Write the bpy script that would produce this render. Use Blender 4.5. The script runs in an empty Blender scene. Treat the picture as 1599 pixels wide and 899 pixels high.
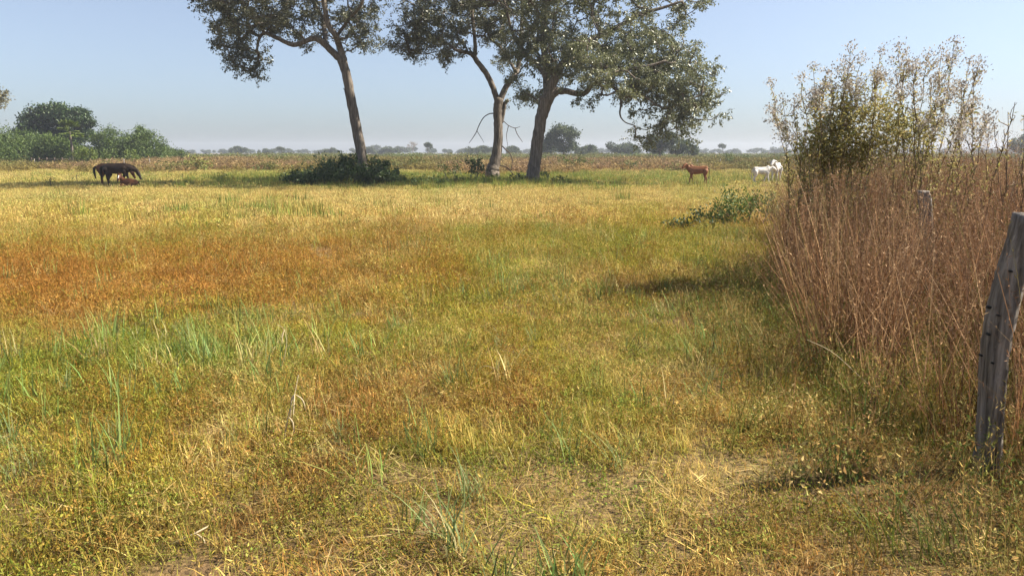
import bpy, bmesh, math, random
import numpy as np
from mathutils import Vector, Matrix, Euler

rng = np.random.default_rng(7)
random.seed(7)
SC = bpy.context.scene
COL = SC.collection
R = math.radians

# ------------------------------------------------------------------ camera
F, W0, H0 = 1180.0, 1599.0, 899.0
EYE, HOR = 1.70, 238.0
PITCH = math.atan((H0 / 2 - HOR) / F)
cd = bpy.data.cameras.new('camera'); cam = bpy.data.objects.new('camera', cd); COL.objects.link(cam)
cd.lens = F / W0 * 36.0; cd.sensor_width = 36.0; cd.clip_start = 0.05; cd.clip_end = 6000
cam.location = (0, 0, EYE); cam.rotation_euler = (math.pi / 2 - PITCH, 0, 0)
SC.camera = cam
# ------------------------------------------------------------------ sky, sun, exposure
SUN_AZ, SUN_EL = R(83), R(45)
world = bpy.data.worlds.new('World'); SC.world = world; world.use_nodes = True
wn = world.node_tree.nodes; wl = world.node_tree.links
sky = wn.new('ShaderNodeTexSky'); sky.sky_type = 'NISHITA'; sky.sun_disc = False
sky.sun_elevation = SUN_EL; sky.sun_rotation = SUN_AZ
sky.air_density = 1.0; sky.dust_density = 1.2; sky.ozone_density = 9.0; sky.altitude = 0
bgd = wn['Background']; bgd.inputs['Strength'].default_value = 0.061
hsv = wn.new('ShaderNodeHueSaturation'); hsv.inputs['Saturation'].default_value = 0.64     # hazy dry season air
wl.new(sky.outputs['Color'], hsv.inputs['Color']); wl.new(hsv.outputs['Color'], bgd.inputs['Color'])
sd = bpy.data.lights.new('sun', 'SUN'); sun = bpy.data.objects.new('sun', sd); COL.objects.link(sun)
sd.energy = 5.0; sd.angle = R(0.53); sd.color = (1.0, 0.91, 0.76)
S = Vector((math.cos(SUN_EL) * math.sin(SUN_AZ), math.cos(SUN_EL) * math.cos(SUN_AZ), math.sin(SUN_EL)))
sun.rotation_euler = S.to_track_quat('Z', 'Y').to_euler(); sun.location = S * 60
vs = SC.view_settings
vs.view_transform = 'Standard'; vs.look = 'None'; vs.exposure = 1.45; vs.gamma = 1.0; vs.use_curve_mapping = False
SC.render.engine = 'CYCLES'
cy = SC.cycles
cy.use_denoising = True; cy.adaptive_threshold = 0.02; cy.max_bounces = 6; cy.diffuse_bounces = 2; cy.glossy_bounces = 2
cy.transmission_bounces = 3; cy.volume_bounces = 0; cy.transparent_max_bounces = 4

# ------------------------------------------------------------------ maths helpers
_tabs = [np.random.default_rng(100 + i).random((256, 256)) for i in range(8)]
def vnoise(x, y, scale, seed=0):
    x = np.asarray(x, float) / scale; y = np.asarray(y, float) / scale
    xi = np.floor(x).astype(int); yi = np.floor(y).astype(int)
    fx = x - xi; fy = y - yi
    fx = fx * fx * (3 - 2 * fx); fy = fy * fy * (3 - 2 * fy)
    t = _tabs[seed % 8]
    a = t[xi & 255, yi & 255]; b = t[(xi + 1) & 255, yi & 255]
    c = t[xi & 255, (yi + 1) & 255]; d = t[(xi + 1) & 255, (yi + 1) & 255]
    return (a * (1 - fx) + b * fx) * (1 - fy) + (c * (1 - fx) + d * fx) * fy
def sstep(a, b, x):
    t = np.clip((np.asarray(x, float) - a) / (b - a), 0, 1)
    return t * t * (3 - 2 * t)
def g(x, y):                                   # height of the ground
    x = np.asarray(x, float); y = np.asarray(y, float)
    bump = (vnoise(x, y, 0.9, 1) - .5) * .07 + (vnoise(x, y, 2.7, 2) - .5) * .12
    return -0.35 * sstep(12, 55, y) + bump * (1 - .6 * sstep(20, 50, y)) + (vnoise(x, y, 14, 3) - .5) * .16 * sstep(14, 30, y)
CT, ST = math.cos(PITCH), math.sin(PITCH)
def ray(px, py):
    cx = (px - W0 / 2) / F; cyy = (H0 / 2 - py) / F
    return np.array([cx, CT + cyy * ST, -ST + cyy * CT])
def P(px, py, d=None):                         # pixel -> ground point, or the point at forward distance d
    r = ray(px, py)
    if d is not None:
        return np.array([0, 0, EYE]) + r * (d / r[1])
    z = 0.0
    for _ in range(25):
        t = (z - EYE) / r[2]; p = r * t; z = .5 * z + .5 * float(g(p[0], p[1]))
    return np.array([p[0], p[1], float(g(p[0], p[1]))])
def G(px, d):                                  # ground point under column px at distance d
    x = (px - W0 / 2) / F * d * CT
    return np.array([x, d, float(g(x, d))])
def proj(x, y, z):
    dz = z - EYE
    dep = y * CT - dz * ST; up = y * ST + dz * CT
    return W0 / 2 + F * x / dep, H0 / 2 - F * up / dep

# ------------------------------------------------------------------ object helpers
def tag(o, label=None, cat=None, group=None, kind=None):
    if label: o['label'] = label
    if cat: o['category'] = cat
    if group: o['group'] = group
    if kind: o['kind'] = kind
    return o
def thing(name, label, cat, loc=(0, 0, 0), group=None, rz=0):
    o = bpy.data.objects.new(name, None); COL.objects.link(o)
    o.location = [float(v) for v in loc]; o.rotation_euler = (0, 0, rz); o.empty_display_size = .2
    return tag(o, label, cat, group)
def mk_mesh(name, verts, faces, mat, rnd=None, smooth=False, extra=None):
    """faces: one (n,k) array or a list of such arrays"""
    verts = np.asarray(verts, float)
    if isinstance(faces, np.ndarray): faces = [faces]
    faces = [np.asarray(f, int) for f in faces if len(f)]
    me = bpy.data.meshes.new(name)
    me.vertices.add(len(verts)); me.vertices.foreach_set('co', verts.astype(np.float32).ravel())
    loops = np.concatenate([f.ravel() for f in faces]) if faces else np.zeros(0, int)
    sizes = np.concatenate([np.full(len(f), f.shape[1]) for f in faces]) if faces else np.zeros(0, int)
    starts = np.concatenate([[0], np.cumsum(sizes)[:-1]]) if len(sizes) else np.zeros(0, int)
    me.loops.add(len(loops)); me.loops.foreach_set('vertex_index', loops.astype(np.int32))
    me.polygons.add(len(sizes)); me.polygons.foreach_set('loop_start', starts.astype(np.int32))
    me.polygons.foreach_set('loop_total', sizes.astype(np.int32))
    if smooth: me.polygons.foreach_set('use_smooth', np.ones(len(sizes), bool))
    if rnd is not None:
        a = me.attributes.new('rnd', 'FLOAT', 'POINT'); a.data.foreach_set('value', np.asarray(rnd, np.float32))
    for k, v in (extra or {}).items():
        a = me.attributes.new(k, 'FLOAT', 'POINT'); a.data.foreach_set('value', np.asarray(v, np.float32))
    if mat: me.materials.append(mat)
    me.update(calc_edges=True)
    return me
def obj(name, me, parent=None, link=True):
    o = bpy.data.objects.new(name, me)
    if link: COL.objects.link(o)
    if parent: o.parent = parent
    return o
def copy_tree(o, parent=None):
    c = o.copy(); COL.objects.link(c); c.parent = parent
    for ch in list(o.children): copy_tree(ch, c)
    return c
class Acc:                                     # collects tubes, leaves, strips into one mesh
    def __init__(s): s.v = []; s.q = []; s.t = []; s.r = []; s.h = []; s.n = 0
    def add(s, v, q=None, t=None, r=0.5, h=0.0):
        v = np.asarray(v, float).reshape(-1, 3)
        s.v.append(v); m = len(v)
        if q is not None and len(q): s.q.append(np.asarray(q, int) + s.n)
        if t is not None and len(t): s.t.append(np.asarray(t, int) + s.n)
        s.r.append(np.broadcast_to(np.asarray(r, float), (m,)) if np.ndim(r) == 0 else np.asarray(r, float))
        s.h.append(np.broadcast_to(np.asarray(h, float), (m,)) if np.ndim(h) == 0 else np.asarray(h, float))
        s.n += m
    def tube(s, pts, rad, sides=7, r=0.5, wob=0.0, h=0.0):
        pts = np.asarray(pts, float); n = len(pts); rad = np.broadcast_to(np.asarray(rad, float), (n,))
        tan = np.gradient(pts, axis=0); tan /= np.linalg.norm(tan, axis=1)[:, None] + 1e-9
        ref = np.array([1.0, 0.1, 0.05]) if abs(tan[0][0]) < .8 else np.array([0.05, 1.0, 0.1])
        u = ref - tan * (tan @ ref)[:, None]; u /= np.linalg.norm(u, axis=1)[:, None] + 1e-9
        w = np.cross(tan, u)
        a = np.arange(sides) / sides * 2 * math.pi
        ring = rad[:, None] * (1 + wob * (rng.random((n, sides)) - .5) + wob * .8 * np.sin(a * 3 + rng.random() * 6)[None])
        v = pts[:, None] + ring[..., None] * (np.cos(a)[None, :, None] * u[:, None] + np.sin(a)[None, :, None] * w[:, None])
        v = v.reshape(-1, 3)
        i = np.arange(n - 1)[:, None] * sides; j = np.arange(sides)[None]; k = (j + 1) % sides
        q = np.stack([i + j, i + k, i + sides + k, i + sides + j], -1).reshape(-1, 4)
        v = np.vstack([v, pts[-1] + tan[-1] * rad[-1] * .5, pts[0]])
        c = n * sides; jj = np.arange(sides); kk = (jj + 1) % sides
        t = np.vstack([np.stack([(n - 1) * sides + jj, (n - 1) * sides + kk, np.full(sides, c)], -1),
                       np.stack([kk, jj, np.full(sides, c + 1)], -1)])
        s.add(v, q, t, r, h)
    def leaves(s, c, d, size, aspect=.45, rnd=None, h=0.0, fold=.15):
        """rhombic leaves: base c, direction d (n,3), length size"""
        c = np.asarray(c, float); n = len(c)
        if n == 0: return
        d = d / (np.linalg.norm(d, axis=1)[:, None] + 1e-9)
        ref = rng.normal(size=(n, 3)); sd_ = np.cross(d, ref); sd_ /= np.linalg.norm(sd_, axis=1)[:, None] + 1e-9
        nr = np.cross(d, sd_)
        L = np.broadcast_to(np.asarray(size, float), (n,))[:, None]
        m = c + d * L * .45
        v = np.stack([c, m + sd_ * L * aspect * .5 + nr * L * fold * .5, c + d * L - nr * L * fold, m - sd_ * L * aspect * .5 + nr * L * fold * .5], 1)
        i = np.arange(n)[:, None] * 4
        t = np.concatenate([i + np.array([[0, 1, 2]]), i + np.array([[0, 2, 3]])])
        rr = rng.random(n) if rnd is None else rnd
        hh = np.broadcast_to(np.asarray(h, float), (n,))
        s.add(v.reshape(-1, 3), None, t, np.repeat(rr, 4), np.repeat(hh, 4))
    def blades(s, base, yaw, lean, hgt, wid, curl, segs=3, rnd=None):
        """curved tapering grass blades"""
        n = len(base); base = np.asarray(base, float)
        dx, dy = np.cos(yaw), np.sin(yaw); sx, sy = -dy, dx
        tt = np.linspace(0, 1, segs + 1)
        V = []
        for k, t in enumerate(tt):
            out = hgt * (np.sin(lean) * t + curl * t * t); up = hgt * (np.cos(lean) * t - .55 * curl * t * t * t)
            p = base + np.stack([dx * out, dy * out, np.maximum(up, .004 * k)], -1)
            w = wid * (1 - t ** 1.6) * .5 if k else wid * .35
            if k == segs: V.append(p[:, None])
            else:
                o = np.stack([sx * w, sy * w, np.zeros(n)], -1)
                V.append(np.stack([p - o, p + o], 1))
        v = np.concatenate(V, 1); m = v.shape[1]
        i = np.arange(n)[:, None] * m
        q = [i + np.array([[2 * k, 2 * k + 1, 2 * k + 3, 2 * k + 2]]) for k in range(segs - 1)]
        t = i + np.array([[2 * segs - 2, 2 * segs - 1, 2 * segs]])
        rr = rng.random(n) if rnd is None else rnd
        hh = np.concatenate([[x, x] for x in tt[:-1]] + [[1.0]])
        s.add(v.reshape(-1, 3), np.concatenate(q) if q else None, t, np.repeat(rr, m), np.tile(hh, n))
    def mesh(s, name, mat, smooth=False):
        fs = []
        if s.q: fs.append(np.concatenate(s.q))
        if s.t: fs.append(np.concatenate(s.t))
        return mk_mesh(name, np.concatenate(s.v), fs, mat, np.concatenate(s.r), smooth, {'hh': np.concatenate(s.h)})
def smooth_line(pts, n):
    """Catmull-Rom through rows (any number of columns)"""
    pts = np.asarray(pts, float)
    if len(pts) == 2: return pts[0] + (pts[1] - pts[0]) * np.linspace(0, 1, n)[:, None]
    q = np.vstack([2 * pts[0] - pts[1], pts, 2 * pts[-1] - pts[-2]])
    u = np.linspace(0, len(pts) - 1 - 1e-6, n); i = u.astype(int); f = (u - i)[:, None]
    a, b, c, d = q[i], q[i + 1], q[i + 2], q[i + 3]
    return .5 * (2 * b + (c - a) * f + (2 * a - 5 * b + 4 * c - d) * f ** 2 + (3 * b - 3 * c + d - a) * f ** 3)

# ------------------------------------------------------------------ materials
def new_mat(name):
    m = bpy.data.materials.new(name); m.use_nodes = True
    nt = m.node_tree; nt.nodes.clear()
    return m, nt.nodes, nt.links
def plant_mat(name, ramp, transl=.3, rough=.6, spec=.25, tint=False, hramp=None):
    """ramp: colours picked by the per-leaf value; tint: coloured per tuft; hramp: colour along the stem"""
    m, n, l = new_mat(name)
    at = n.new('ShaderNodeAttribute'); at.attribute_name = 'rnd'
    cr = n.new('ShaderNodeValToRGB'); cr.color_ramp.elements[0].color = (*ramp[0], 1); cr.color_ramp.elements[1].color = (*ramp[-1], 1)
    for i, c in enumerate(ramp[1:-1]):
        e = cr.color_ramp.elements.new((i + 1) / (len(ramp) - 1)); e.color = (*c, 1)
    l.new(at.outputs['Fac'], cr.inputs['Fac']); col = cr.outputs['Color']
    if hramp:
        ah = n.new('ShaderNodeAttribute'); ah.attribute_name = 'hh'
        hr = n.new('ShaderNodeValToRGB'); hr.color_ramp.elements[0].color = (*hramp[0], 1); hr.color_ramp.elements[1].color = (*hramp[-1], 1)
        for i, c in enumerate(hramp[1:-1]):
            e = hr.color_ramp.elements.new((i + 1) / (len(hramp) - 1)); e.color = (*c, 1)
        l.new(ah.outputs['Fac'], hr.inputs['Fac'])
        mx = n.new('ShaderNodeMix'); mx.data_type = 'RGBA'; mx.blend_type = 'MULTIPLY'; mx.inputs[0].default_value = 1
        l.new(col, mx.inputs[6]); l.new(hr.outputs['Color'], mx.inputs[7]); col = mx.outputs[2]
    if tint:
        ti = n.new('ShaderNodeAttribute'); ti.attribute_type = 'INSTANCER'; ti.attribute_name = 'tint'
        mx = n.new('ShaderNodeMix'); mx.data_type = 'RGBA'; mx.blend_type = 'MULTIPLY'; mx.inputs[0].default_value = 1
        l.new(col, mx.inputs[6]); l.new(ti.outputs['Color'], mx.inputs[7]); col = mx.outputs[2]
    bs = n.new('ShaderNodeBsdfPrincipled'); bs.inputs['Roughness'].default_value = rough; bs.inputs['Specular IOR Level'].default_value = spec
    l.new(col, bs.inputs['Base Color'])
    out = n.new('ShaderNodeOutputMaterial')
    if transl > 0:
        tr = n.new('ShaderNodeBsdfTranslucent'); l.new(col, tr.inputs['Color'])
        ms = n.new('ShaderNodeMixShader'); ms.inputs[0].default_value = transl
        l.new(bs.outputs[0], ms.inputs[1]); l.new(tr.outputs[0], ms.inputs[2]); l.new(ms.outputs[0], out.inputs['Surface'])
    else: l.new(bs.outputs[0], out.inputs['Surface'])
    return m
def rough_mat(name, cols, scale=(6, 6, 6), bump=.4, rough=.85, detail=6, dist=.02, coord='Object'):
    m, n, l = new_mat(name)
    tc = n.new('ShaderNodeTexCoord'); mp = n.new('ShaderNodeMapping'); mp.inputs['Scale'].default_value = scale
    l.new(tc.outputs[coord], mp.inputs['Vector'])
    nz = n.new('ShaderNodeTexNoise'); nz.inputs['Scale'].default_value = 1; nz.inputs['Detail'].default_value = detail; nz.inputs['Roughness'].default_value = .65
    l.new(mp.outputs[0], nz.inputs['Vector'])
    cr = n.new('ShaderNodeValToRGB'); cr.color_ramp.elements[0].position = .3; cr.color_ramp.elements[1].position = .7
    cr.color_ramp.elements[0].color = (*cols[0], 1); cr.color_ramp.elements[1].color = (*cols[-1], 1)
    if len(cols) == 3:
        e = cr.color_ramp.elements.new(.5); e.color = (*cols[1], 1)
    l.new(nz.outputs['Fac'], cr.inputs['Fac'])
    bs = n.new('ShaderNodeBsdfPrincipled'); bs.inputs['Roughness'].default_value = rough; bs.inputs['Specular IOR Level'].default_value = .2
    l.new(cr.outputs[0], bs.inputs['Base Color'])
    bp = n.new('ShaderNodeBump'); bp.inputs['Strength'].default_value = bump; bp.inputs['Distance'].default_value = dist
    l.new(nz.outputs['Fac'], bp.inputs['Height']); l.new(bp.outputs[0], bs.inputs['Normal'])
    out = n.new('ShaderNodeOutputMaterial'); l.new(bs.outputs[0], out.inputs['Surface'])
    return m
M = {}
M['bark'] = rough_mat('grey_bark', [(.05, .042, .034), (.15, .125, .10), (.25, .215, .18)], (11, 11, 1.3), 1.0, dist=.07)
M['deadwood'] = rough_mat('dead_wood', [(.06, .045, .035), (.13, .10, .08)], (8, 8, 8), .4)
M['twig'] = rough_mat('twig_bark', [(.06, .05, .04), (.15, .12, .10)], (8, 8, 3), .4)
M['leaf_a'] = plant_mat('tree_leaf_olive', [(.05, .058, .03), (.135, .145, .08), (.27, .275, .18)], .3, .36, .6)
M['leaf_b'] = plant_mat('tree_leaf_green', [(.055, .068, .028), (.15, .165, .075), (.29, .29, .155)], .32, .36, .6)
M['leaf_dark'] = plant_mat('dark_shrub_leaf', [(.014, .032, .010), (.036, .068, .018), (.075, .12, .035)], .2, .45, .4)
M['leaf_mid'] = plant_mat('mid_green_leaf', [(.045, .075, .018), (.09, .14, .03), (.16, .205, .055)], .3, .5)
M['leaf_foot'] = plant_mat('foot_shrub_leaf', [(.02, .042, .013), (.06, .10, .028), (.12, .17, .05)], .3, .45, .4)
M['leaf_pale'] = plant_mat('pale_leaf', [(.10, .10, .06), (.17, .165, .10), (.26, .24, .16)], .3, .6)
M['leaf_far'] = plant_mat('far_tree_leaf', [(.03, .05, .02), (.06, .085, .032), (.10, .125, .045)], .2, .6)
M['leaf_bright'] = plant_mat('bright_leaf', [(.07, .11, .022), (.14, .19, .035), (.22, .25, .06)], .3, .5)
M['leaf_shrub'] = plant_mat('shrub_leaf_olive', [(.13, .135, .04), (.30, .28, .085), (.42, .36, .14), (.42, .30, .15)], .45, .5, .4)
M['flower'] = plant_mat('seed_head', [(.24, .20, .16), (.42, .37, .31), (.60, .56, .50)], .3, .8)
M['stem'] = plant_mat('shrub_stem', [(.11, .075, .045), (.19, .135, .085)], 0, .8)
M['grass'] = plant_mat('meadow_grass', [(.34, .36, .34), (1.0, .78, .62), (.76, 1.0, .72), (1.12, 1.06, .9), (1.6, 1.5, 1.35)], .3, .7, .15, tint=True)
M['weed'] = plant_mat('dry_weed', [(.4, .38, .37), (.9, .9, .9), (1.5, 1.5, 1.5)], .25, .8, .1, tint=True, hramp=[(1.05, .86, .62), (1.0, .84, .66), (.95, .88, .82)])
M['straw'] = plant_mat('straw_stalk', [(.38, .28, .15), (.48, .38, .23), (.52, .43, .28)], .2, .7)
M['blade'] = plant_mat('green_blade', [(.11, .175, .05), (.165, .23, .075), (.24, .29, .11), (.42, .36, .18)], .35, .55)

def ground_material():
    m, n, l = new_mat('meadow_soil')
    tc = n.new('ShaderNodeTexCoord')
    def noise(sc, det=5):
        z = n.new('ShaderNodeTexNoise'); z.inputs['Scale'].default_value = sc; z.inputs['Detail'].default_value = det; z.inputs['Roughness'].default_value = .6
        l.new(tc.outputs['Object'], z.inputs['Vector']); return z
    a, b, c = noise(.15), noise(1.3), noise(28, 8)
    def mix(f, x, y):
        k = n.new('ShaderNodeMix'); k.data_type = 'RGBA'
        l.new(f, k.inputs[0])
        for s_, v in ((6, x), (7, y)):
            if isinstance(v, tuple): k.inputs[s_].default_value = (*v, 1)
            else: l.new(v, k.inputs[s_])
        return k.outputs[2]
    def ramp(src, p0, p1):
        r_ = n.new('ShaderNodeMapRange'); r_.inputs[1].default_value = p0; r_.inputs[2].default_value = p1; l.new(src, r_.inputs[0]); return r_.outputs[0]
    c1 = mix(ramp(a.outputs['Fac'], .35, .65), (.25, .17, .07), (.20, .17, .06))
    c2 = mix(ramp(b.outputs['Fac'], .4, .7), c1, (.20, .12, .06))
    c3 = mix(ramp(c.outputs['Fac'], .35, .65), (.08, .055, .03), c2)
    bs = n.new('ShaderNodeBsdfPrincipled'); bs.inputs['Roughness'].default_value = .95; bs.inputs['Specular IOR Level'].default_value = .1
    l.new(c3, bs.inputs['Base Color'])
    bp = n.new('ShaderNodeBump'); bp.inputs['Strength'].default_value = .8; bp.inputs['Distance'].default_value = .03
    l.new(c.outputs['Fac'], bp.inputs['Height']); l.new(bp.outputs[0], bs.inputs['Normal'])
    out = n.new('ShaderNodeOutputMaterial'); l.new(bs.outputs[0], out.inputs['Surface'])
    return m

# ------------------------------------------------------------------ ground sheet
u = np.linspace(-1, 1, 241); gx = np.sinh(u * 6.2) / math.sinh(6.2) * 1450
v_ = np.linspace(0, 1, 301); gy = -60 + (np.sinh((v_ - .16) * 7.5) / math.sinh(.84 * 7.5)) * 1500
gy = np.maximum.accumulate(gy)
X, Y = np.meshgrid(gx, gy)
V = np.stack([X, Y, g(X, Y)], -1).reshape(-1, 3)
nx = len(gx); i = (np.arange(len(gy) - 1)[:, None] * nx + np.arange(nx - 1)[None]).ravel()
o = obj('ground', mk_mesh('ground', V, np.stack([i, i + 1, i + nx + 1, i + nx], -1), ground_material(), smooth=True))
tag(o, 'dry brown soil of the flat pasture under the grass', 'ground', kind='structure')

# ------------------------------------------------------------------ scattering of uncountable plants
def scatter(name, label, cat, variants, pts, rot, scl, tint, vid):
    """one object of kind stuff: instances of the variant meshes on points"""
    c = bpy.data.collections.new(name + '_variants')
    for k, me in enumerate(variants):
        c.objects.link(bpy.data.objects.new('%s_%02d' % (name, k), me))
    me = bpy.data.meshes.new(name)
    n = len(pts); me.vertices.add(n); me.vertices.foreach_set('co', np.asarray(pts, np.float32).ravel())
    a = me.attributes.new('rot', 'FLOAT_VECTOR', 'POINT'); a.data.foreach_set('vector', np.asarray(rot, np.float32).ravel())
    a = me.attributes.new('scl', 'FLOAT_VECTOR', 'POINT'); a.data.foreach_set('vector', np.asarray(scl, np.float32).ravel())
    a = me.attributes.new('vid', 'INT', 'POINT'); a.data.foreach_set('value', np.asarray(vid, np.int32))
    a = me.attributes.new('tint', 'FLOAT_COLOR', 'POINT'); a.data.foreach_set('color', np.hstack([np.asarray(tint, np.float32), np.ones((n, 1), np.float32)]).ravel())
    o = obj(name, me); tag(o, label, cat, kind='stuff')
    nt = bpy.data.node_groups.new(name + '_scatter', 'GeometryNodeTree')
    nt.interface.new_socket('Geometry', in_out='INPUT', socket_type='NodeSocketGeometry')
    nt.interface.new_socket('Geometry', in_out='OUTPUT', socket_type='NodeSocketGeometry')
    gi = nt.nodes.new('NodeGroupInput'); go = nt.nodes.new('NodeGroupOutput')
    ip = nt.nodes.new('GeometryNodeInstanceOnPoints'); ci = nt.nodes.new('GeometryNodeCollectionInfo')
    ci.inputs['Collection'].default_value = c; ci.inputs['Separate Children'].default_value = True; ci.inputs['Reset Children'].default_value = True
    def att(nm, dt):
        q = nt.nodes.new('GeometryNodeInputNamedAttribute'); q.data_type = dt; q.inputs['Name'].default_value = nm
        return [s for s in q.outputs if s.enabled and s.name == 'Attribute'][0]
    L = nt.links.new
    L(gi.outputs[0], ip.inputs['Points']); L(ci.outputs[0], ip.inputs['Instance'])
    ip.inputs['Pick Instance'].default_value = True
    L(att('vid', 'INT'), ip.inputs['Instance Index']); L(att('rot', 'FLOAT_VECTOR'), ip.inputs['Rotation']); L(att('scl', 'FLOAT_VECTOR'), ip.inputs['Scale'])
    L(ip.outputs[0], go.inputs[0])
    md = o.modifiers.new('scatter', 'NODES'); md.node_group = nt
    return o

PAL = {'straw': (.53, .40, .145), 'rust': (.355, .18, .045), 'olive': (.31, .28, .036), 'green': (.175, .24, .038), 'brown': (.24, .145, .06), 'pale': (.59, .485, .235)}
KEYS = list(PAL); PALA = np.array([PAL[k] for k in KEYS])
BLOBS = [  # species mix of the sward, plus one painted shadow: pixel centre, radii, strength, species
    ('rust', 120, 450, 330, 40, 5.0), ('rust', 360, 425, 170, 38, 2.6), ('rust', 520, 410, 110, 50, .9), ('rust', 300, 690, 160, 60, .3), ('rust', 520, 640, 160, 60, .4),
    ('green', 220, 556, 230, 40, 1.2), ('green', 60, 330, 150, 18, .5), ('green', 420, 340, 140, 24, .6), ('green', 740, 450, 130, 45, .6), ('green', 10, 690, 120, 110, 1.2), ('green', 450, 560, 200, 60, .5), ('green', 600, 780, 120, 70, .3),
    ('green', 650, 284, 260, 14, 2.2), ('green', 330, 288, 150, 10, .9), ('green', 1150, 380, 90, 25, .6), ('green', 1250, 700, 110, 110, .45), ('green', 90, 312, 160, 10, .6),
    ('straw', 150, 345, 300, 20, .9), ('straw', 700, 322, 360, 22, 1.3), ('straw', 1060, 770, 220, 120, 2.2), ('straw', 1140, 412, 70, 18, 1.5), ('straw', 1000, 640, 160, 90, .6), ('straw', 180, 300, 260, 9, .8), ('pale', 500, 345, 160, 20, .6), ('pale', 650, 330, 300, 22, .5),
    ('olive', 1000, 400, 160, 40, 1.0), ('olive', 480, 540, 160, 60, .8), ('olive', 900, 560, 180, 70, .5), ('olive', 60, 560, 120, 50, .7), ('olive', 110, 392, 200, 15, 1.0), ('olive', 430, 740, 120, 60, .5), ('olive', 850, 280, 700, 12, .8), ('olive', 1150, 300, 160, 22, .8),
    ('brown', 420, 830, 340, 60, .8), ('brown', 1100, 880, 320, 50, .7), ('brown', 1130, 452, 130, 28, 1.6), ('brown', 130, 800, 160, 70, .5), ('brown', 1230, 560, 60, 50, 1.4), ('brown', 1400, 800, 200, 90, .5)]  # brown patch left of the thicket paints its cast shadow into the sward
def sward(x, y):
    z = g(x, y); px, py = proj(x, np.maximum(y, .8), z)
    n = len(x); w = np.zeros((n, len(KEYS)))
    ks = [262, 300, 345, 400, 480, 560, 640, 760, 900]
    base = {'straw': [.55, .8, .6, .35, .22, .18, .20, .22, .22], 'rust': [.05, .08, .22, .34, .30, .24, .26, .28, .24], 'olive': [.55, .4, .5, .5, .52, .60, .52, .42, .30],
            'green': [.22, .10, .16, .14, .22, .36, .34, .30, .26], 'brown': [.02, .03, .06, .1, .14, .16, .20, .26, .36], 'pale': [.2, .3, .22, .12, .08, .1, .12, .14, .14]}
    for k in KEYS: w[:, KEYS.index(k)] = np.interp(py, ks, base[k])
    w2 = np.zeros_like(w)
    for k, cx, cyy, rx, ry, s_ in BLOBS:
        q_ = s_ * np.exp(-(((px - cx) / rx) ** 2 + ((py - cyy) / ry) ** 2))
        w[:, KEYS.index(k)] += q_ * .5; w2[:, KEYS.index(k)] += q_ * (.7 if k == 'rust' else .25)
    sc_ = 0.35 + y * .05
    for j in range(len(KEYS)):
        nn = vnoise(x / sc_, y / sc_ * .6, 1.0, j) * .65 + vnoise(x / sc_, y / sc_ * .6, .33, j + 1) * .35
        w[:, j] *= np.clip((nn - .24) * 2.8, .03, 3) ** 1.6
    w += w2; w /= w.sum(1)[:, None]
    mean = w @ PALA
    pick = (w.cumsum(1) > rng.random(n)[:, None]).argmax(1)
    col = PALA[pick] * .55 + mean * .45
    far_ = (.32 * sstep(14, 30, y))[:, None]; col = col * (1 - far_) + far_ * np.array([[.44, .41, .21]])     # the far sward is a paler grazed grass
    col *= (0.78 + .44 * rng.random((n, 1)))
    return col, w, px, py
def field(y0, y1, dens, marg=2.5, slope=.74):
    """random points over the view wedge between two distances"""
    area = slope * (y1 ** 2 - y0 ** 2) + 2 * marg * (y1 - y0)
    n = int(area * dens * 1.0)
    y = np.sqrt(rng.random(n) * (y1 ** 2 - y0 ** 2) + y0 ** 2)
    x = (rng.random(n) * 2 - 1) * (slope * y + marg)
    return x, y
# bare trampled soil, plus grass thinned to mimic the post's cast shadow: (px, py, rx, ry)
BARE = [(530, 412, 22, 11), (1190, 748, 55, 14), (500, 395, 30, 10)]
def not_bare(px, py):
    k = np.ones(len(px))
    for cx, cyy, rx, ry in BARE: k *= 1 - .97 * np.exp(-(((px - cx) / rx) ** 2 + ((py - cyy) / ry) ** 2))
    return rng.random(len(px)) < k

# tuft shapes -----------------------------------------------------
def disc(n, r): a = rng.random(n) * 2 * math.pi; q = np.sqrt(rng.random(n)) * r; return np.stack([np.cos(a) * q, np.sin(a) * q, np.zeros(n)], -1)
def mat_tuft(n, r, h0, h1, w0, w1, lean=.9, curl=.5, segs=3):
    a = Acc(); h = h0 + (h1 - h0) * rng.random(n) ** 1.4
    a.blades(disc(n, r), rng.random(n) * 6.283, np.abs(rng.normal(0, lean * .6, n)).clip(0, 1.35), h, w0 + (w1 - w0) * rng.random(n), curl * rng.random(n), segs)
    return a
def leafy_tuft(n, r, h0, h1, ls):
    a = Acc(); b = disc(n, r); h = h0 + (h1 - h0) * rng.random(n)
    a.blades(b, rng.random(n) * 6.283, rng.random(n) * .5, h, np.full(n, .0035), rng.random(n) * .3, 2, np.full(n, .15))
    c = np.repeat(b, 5, 0); c[:, 2] += np.repeat(h, 5) * (.25 + .75 * rng.random(n * 5)); c[:, :2] += rng.normal(0, .02, (n * 5, 2))
    d = rng.normal(size=(n * 5, 3)); d[:, 2] = np.abs(d[:, 2]) * .7
    a.leaves(c, d, ls * (.6 + .8 * rng.random(n * 5)), .5)
    return a
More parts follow.
